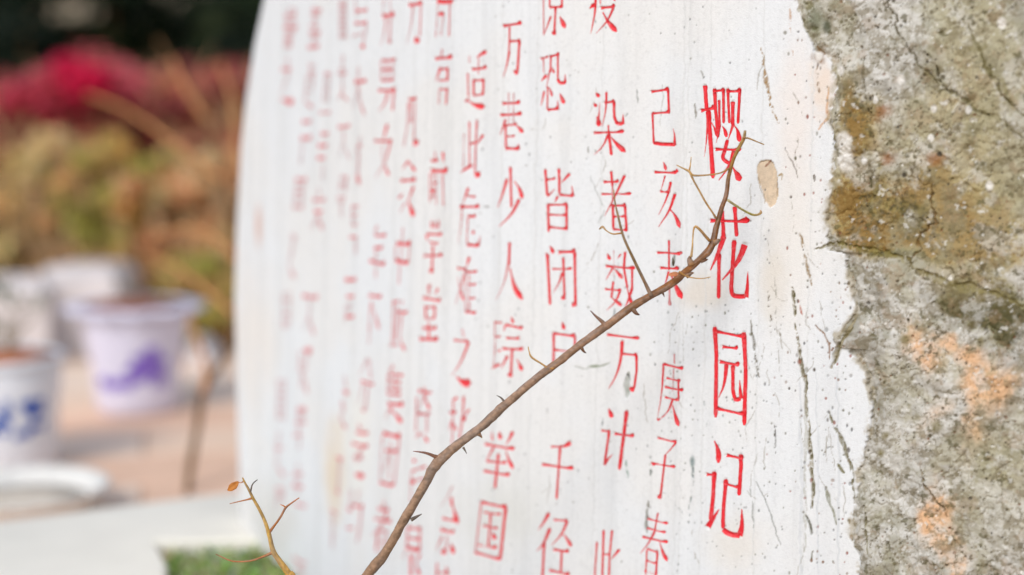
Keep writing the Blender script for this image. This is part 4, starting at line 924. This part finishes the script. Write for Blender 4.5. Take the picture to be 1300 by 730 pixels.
SAUC = material('white_saucer', srgb(228, 226, 220), rough=0.45, var=0.12, scale=14, bump=0.2, bscale=50)
sc = on_floor(24, 626, 0.05); sc = (sc.x, sc.y, 0.0)
ro = empty('saucer', sc); tag(ro, 'shallow white scalloped saucer lying empty on the floor behind the ledge', 'saucer')
sp = [(0.13, 0.0), (0.145, 0.004), (0.17, 0.035), (0.182, 0.060), (0.190, 0.066), (0.185, 0.070), (0.170, 0.062), (0.155, 0.032), (0.130, 0.012), (0.0, 0.010)]
link('dish', lathe('dish', sp, 96, {3: (.006, 24), 4: (.008, 24), 5: (.008, 24), 6: (.005, 24)}, sc), SAUC, ro)
DUST = material('dish_dust', srgb(226, 214, 196), rough=0.95, var=0.3, scale=40)
link('dried_silt', lathe('dried_silt', [(0.150, 0.030), (0.08, 0.032), (0.001, 0.0325)], 40, None, sc), DUST, ro)

# ------------------------------------------------------------------ plants
TWG = material('pale_twig', srgb(222, 184, 142), rough=0.85, var=0.25, scale=40, bump=0.3)
def leaf_cloud(n, centers, rad, size, cols, flat=0.75, jitc=0.3):
    """n small folded leaves scattered through ellipsoid clumps; cols = list of colours, one picked per clump and varied per leaf"""
    cen = np.array([c[:3] for c in centers]); rr = np.array([c[3] if len(c) > 3 else rad for c in centers]); cc = np.array([c[4] if len(c) > 4 else cols[int(rng.integers(len(cols)))] for c in centers], float)
    k = rng.integers(0, len(cen), n)
    d = rng.normal(0, 1, (n, 3)); d /= np.linalg.norm(d, axis=1)[:, None]; d *= (rng.random(n)**0.45)[:, None]*rr[k][:, None]; d[:, 2] *= flat
    P = cen[k]+d
    nn = rng.normal(0, 1, (n, 3)); nn /= np.linalg.norm(nn, axis=1)[:, None]; nn = nn + 1.1*np.array(sdir); nn /= np.linalg.norm(nn, axis=1)[:, None]   # leaves turn to the light
    a = np.cross(nn, rng.normal(0, 1, (n, 3))); a /= np.linalg.norm(a, axis=1)[:, None]; b = np.cross(nn, a)
    sz = size*rng.uniform(.6, 1.3, n)[:, None]
    V = np.stack([P-a*sz, P+b*sz*.45+nn*sz*.12, P+a*sz, P-b*sz*.45+nn*sz*.12], 1).reshape(-1, 3)
    i = np.arange(n)*4
    F = np.concatenate([np.stack([i, i+1, i+2], 1), np.stack([i, i+2, i+3], 1)])
    c = cc[k]*rng.uniform(1-jitc, 1+jitc, (n, 1))*rng.uniform(.92, 1.08, (n, 3))
    return V, F, np.repeat(c, 4, 0)
WOOD = material('shrub_wood', srgb(186, 146, 106), rough=0.8, var=0.3, scale=60, bump=0.4, bscale=90, dist=0.004)
def shrub(name, label, cat, X, Y, z0, z1, w_, cols, n, size, ncl=26, group=None, extra=None, dpt=None, rad=None):
    r = empty(name, (X, Y, -0.02)); tag(r, label, cat, group)
    dpt = dpt or w_*.6; rad = (rad or min(w_, z1-z0)*.26)*(.62 if cat == 'shrub' else 1); ncl = int(ncl*(2.6 if cat == 'shrub' else 1)); n = int(n*(0.85 if cat == 'shrub' else 1)); size = size*(0.9 if cat == 'shrub' else 1)
    cen = []
    for i in range(ncl):
        u = random.uniform(-1, 1); v = random.uniform(0, 1); q = random.uniform(-1, 1)
        top_ = z1-rad*.6-(z1-z0)*0.22*abs(u)**2
        cen.append((X+u*(w_-rad), Y+q*dpt, z0+rad*.5+(top_-z0)*v, rad*random.uniform(.6, 1.15)))
    if extra: cen += extra
    V, F, c = leaf_cloud(n, cen, rad, size, cols)
    link('foliage', mesh_np('foliage', V, F, False, c), LEAF, r)
    for i in range(9):
        a = random.uniform(0, 6.28); tx = cen[random.randrange(len(cen))]
        P = [(X+random.uniform(-.04, .04), Y+random.uniform(-.04, .04), -0.03), (X+(tx[0]-X)*.4+random.uniform(-.05, .05), Y+(tx[1]-Y)*.4, tx[2]*.5), (tx[0], tx[1], tx[2])]
        Vt, Ft, _ = tube(P, [0.016, 0.011, 0.004], 6, 0.06)
        link('stem', mesh_np('stem', Vt, Ft, True), WOOD, r)
    if cat == 'shrub':
        for i in range(14):
            q = random.uniform(-1, 1); x1 = X+q*w_*1.0; y1 = Y-dpt*random.uniform(.7, 1.25); zz = z0+(z1-z0)*random.uniform(.35, 1.05)
            P = [(X+q*w_*.3, Y-dpt*.2, z0*.5), (X+q*w_*.6+random.uniform(-.06, .06), (Y+y1)/2-.05, z0+(zz-z0)*.55), (x1, y1, zz)]
            Vt, Ft, _ = tube(P, [0.010, 0.008, 0.003], 5, 0.06)
            link('twig', mesh_np('twig', Vt, Ft, True), TWG, r)
    return r
def PXZ(px, py, Y): p = at(px, py, Y); return (p.x, p.z)
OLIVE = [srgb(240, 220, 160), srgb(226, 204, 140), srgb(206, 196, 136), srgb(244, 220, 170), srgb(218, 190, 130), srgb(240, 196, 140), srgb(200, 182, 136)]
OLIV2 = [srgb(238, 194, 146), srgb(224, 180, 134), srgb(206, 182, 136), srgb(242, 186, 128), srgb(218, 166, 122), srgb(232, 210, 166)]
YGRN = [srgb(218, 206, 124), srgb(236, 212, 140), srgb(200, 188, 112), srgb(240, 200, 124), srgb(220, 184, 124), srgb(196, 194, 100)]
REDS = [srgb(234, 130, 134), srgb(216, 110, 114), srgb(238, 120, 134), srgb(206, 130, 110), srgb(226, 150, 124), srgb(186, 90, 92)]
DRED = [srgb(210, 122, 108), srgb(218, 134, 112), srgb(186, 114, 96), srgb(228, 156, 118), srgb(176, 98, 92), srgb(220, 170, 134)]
DGRN = [srgb(46, 64, 46), srgb(61, 79, 50), srgb(36, 50, 39), srgb(79, 91, 61)]
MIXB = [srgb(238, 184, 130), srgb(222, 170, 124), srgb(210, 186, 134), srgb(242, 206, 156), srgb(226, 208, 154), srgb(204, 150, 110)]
# far dark evergreen hedge plants
for i, (px, Y, ztop) in enumerate(((-60, 9.4, 2.3), (40, 9.0, 2.1), (150, 9.2, 2.2), (255, 9.6, 1.75), (350, 9.3, 1.9))):
    X, _ = PXZ(px, 100, Y)
    shrub('evergreen_bush', ['dark evergreen bush at the far left behind the red flowers', 'near black evergreen bush right above the brightest red flowers', 'dark evergreen bush rising behind the middle of the red flowers', 'lower dark evergreen bush under the pale gap near the stone', 'dark evergreen bush hidden mostly behind the stone edge'][i], 'bush', X, Y, 0.2, ztop, .62, DGRN, 5200, .055, 26, 'dark evergreen bushes at the back', dpt=.4, rad=.32)
# red flowered shrubs
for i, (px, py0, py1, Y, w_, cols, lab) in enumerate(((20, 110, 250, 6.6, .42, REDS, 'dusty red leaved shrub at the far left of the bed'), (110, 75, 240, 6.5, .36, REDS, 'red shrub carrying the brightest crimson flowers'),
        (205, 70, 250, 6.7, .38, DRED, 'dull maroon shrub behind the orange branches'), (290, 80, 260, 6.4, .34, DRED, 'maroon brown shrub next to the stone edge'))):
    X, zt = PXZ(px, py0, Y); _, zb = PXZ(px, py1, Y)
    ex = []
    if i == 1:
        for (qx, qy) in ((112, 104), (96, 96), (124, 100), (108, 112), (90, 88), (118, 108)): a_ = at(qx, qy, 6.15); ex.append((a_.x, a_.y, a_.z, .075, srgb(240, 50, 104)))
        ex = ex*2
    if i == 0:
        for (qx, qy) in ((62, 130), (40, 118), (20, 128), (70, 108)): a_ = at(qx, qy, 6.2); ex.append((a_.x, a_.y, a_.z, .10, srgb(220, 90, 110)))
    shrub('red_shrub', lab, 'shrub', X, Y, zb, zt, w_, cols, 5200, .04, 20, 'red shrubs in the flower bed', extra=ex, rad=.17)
# yellow and olive shrubs
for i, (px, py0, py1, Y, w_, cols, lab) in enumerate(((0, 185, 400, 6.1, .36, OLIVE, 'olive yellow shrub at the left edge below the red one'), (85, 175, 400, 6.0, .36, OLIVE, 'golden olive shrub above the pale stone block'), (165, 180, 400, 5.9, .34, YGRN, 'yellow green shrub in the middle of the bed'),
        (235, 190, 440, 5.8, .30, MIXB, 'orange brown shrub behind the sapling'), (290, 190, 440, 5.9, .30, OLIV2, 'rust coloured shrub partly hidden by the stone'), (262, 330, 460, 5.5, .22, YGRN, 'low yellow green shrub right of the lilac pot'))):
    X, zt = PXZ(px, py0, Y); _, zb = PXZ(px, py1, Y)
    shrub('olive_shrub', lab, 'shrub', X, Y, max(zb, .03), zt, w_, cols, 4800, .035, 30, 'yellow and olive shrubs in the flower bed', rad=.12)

# sapling with orange branches in front of the shrubs
sp_ = empty('sapling', on_floor(238, 628, 0.0)); tag(sp_, 'thin leafless brown sapling growing beside the left edge of the stone', 'sapling')
SB = material('sapling_bark', srgb(120, 86, 52), rough=0.8, var=0.35, scale=50, bump=0.4, bscale=90, dist=0.003)
SO = material('sapling_twig', srgb(196, 138, 88), rough=0.8, var=0.25, scale=40, bump=0.3, bscale=90, dist=0.003)
YS = sp_.location.y
def stp(lst): return [at(a, b, Y_) for a, b, r, Y_ in lst], [r/FPX*Y_ for a, b, r, Y_ in lst]
P, Rr = stp([(237, 634, 4.6, YS), (242, 590, 4.8, YS+.05), (251, 540, 4.6, YS+.1), (256, 500, 5.2, YS+.1), (274, 470, 4.8, YS+.15), (290, 440, 4.4, YS+.2), (300, 400, 4.5, YS+.3), (302, 330, 4, YS+.5), (285, 230, 3.6, YS+.8), (262, 150, 3, YS+1.0), (225, 90, 2.5, YS+1.1), (200, 50, 1.8, YS+1.2)])
link('trunk', mesh_np('trunk', *tube(P, Rr, 10, .03, .12, None, 5)[:2]), SB, sp_)
for lst in ([(285, 230, 4, YS+.8), (250, 205, 3.6, YS+.9), (200, 165, 3.2, YS+1.0), (150, 135, 2.6, YS+1.1), (110, 120, 1.6, YS+1.2)],
            [(258, 500, 5, YS+.1), (262, 470, 4, YS+.12), (250, 430, 3.5, YS+.2), (240, 400, 2.5, YS+.3)],
            [(302, 330, 4, YS+.5), (270, 300, 4, YS+.6), (235, 290, 3, YS+.7), (190, 300, 2.5, YS+.8)],
            [(262, 150, 3.5, YS+1.0), (240, 120, 3, YS+1.05), (218, 75, 2.4, YS+1.1)],
            [(300, 400, 4, YS+.3), (275, 380, 3.5, YS+.4), (225, 340, 3, YS+.6), (180, 320, 2, YS+.7)],
            [(290, 250, 4, YS+.8), (300, 190, 3.5, YS+.85), (296, 130, 3, YS+.9), (280, 80, 2, YS+1.0)]):
    P, Rr = stp(lst); link('branch', mesh_np('branch', *tube(P, Rr, 8, .04, .1, None, 9)[:2]), SO, sp_)

# pale stone blocks at the back of the terrace
BLK = material('edging_stone', srgb(222, 214, 212), rough=0.85, var=0.25, scale=6, bump=0.6, bscale=40, dist=0.01)
for (px, pyt, wpx, Y, hh, lab) in ((8, 352, 110, 5.15, None, 'long pale grey edging stone at the left edge behind the blue painted pot'), (112, 336, 100, 5.35, None, 'taller pale edging stone directly behind the lilac pot'), (258, 430, 36, 5.0, None, 'small pale edging stone right of the lilac pot')):
    X, zt = PXZ(px, pyt, Y); hw = wpx/FPX*Y*.5*1.05
    me = box_mesh('edging_stone', -hw, hw, -.16, .16, -0.01, zt, .05, R(random.uniform(-8, 12)), (X, Y), .015)
    o = link('edging_stone', me, BLK); tag(o, lab, 'stone block', 'pale stones edging the flower bed')
# thin bare stems standing in the two pots
for c, n, lab in ((c2, 12, 'grey green wiry plant growing in the blue painted pot'), ((c1.x, c1.y, 0), 7, 'sparse dry stems growing in the lilac pot')):
    r = empty('potted_plant', (c[0], c[1], .27)); tag(r, lab, 'plant')
    for i in range(n):
        a = random.uniform(0, 6.28); l = random.uniform(.05, .13); h = random.uniform(.08, .2) if n > 10 else random.uniform(.04, .10)
        P = [(c[0]+.03*math.cos(a), c[1]+.03*math.sin(a), .262), (c[0]+l*.5*math.cos(a), c[1]+l*.5*math.sin(a), .27+h*.6), (c[0]+l*math.cos(a), c[1]+l*math.sin(a), .27+h)]
        link('stem', mesh_np('stem', *tube(P, [.004, .003, .0015], 6, .03)[:2]), material('grey_stem', srgb(150, 136, 112)) if i == 0 else bpy.data.materials['grey_stem'], r)
    if n > 10:
        cen = [(c[0]+random.uniform(-.1, .1), c[1]+random.uniform(-.1, .1), .27+random.uniform(.06, .22), .04) for k in range(8)]
        V, F, cc = leaf_cloud(260, cen, .04, .010, [srgb(140, 142, 120), srgb(120, 128, 96), srgb(160, 156, 140)])
        link('foliage', mesh_np('foliage', V, F, False, cc), LEAF, r)
# garden wall far behind the hedge, seen in the gaps
GW = material('garden_wall', srgb(186, 172, 150), rough=0.9, var=0.15, scale=2, bump=0.3, bscale=30)
gwl = empty('garden_wall', (-1.0, 11.4, 0)); tag(gwl, 'beige garden wall far behind the dark evergreen bushes', 'wall')
link('wall', box_mesh('wall', -6, 5, 11.4, 11.6, -.02, 2.6, .01), GW, gwl)
link('coping', box_mesh('coping', -6.03, 5.03, 11.36, 11.64, 2.603, 2.68, .01), GW, gwl)
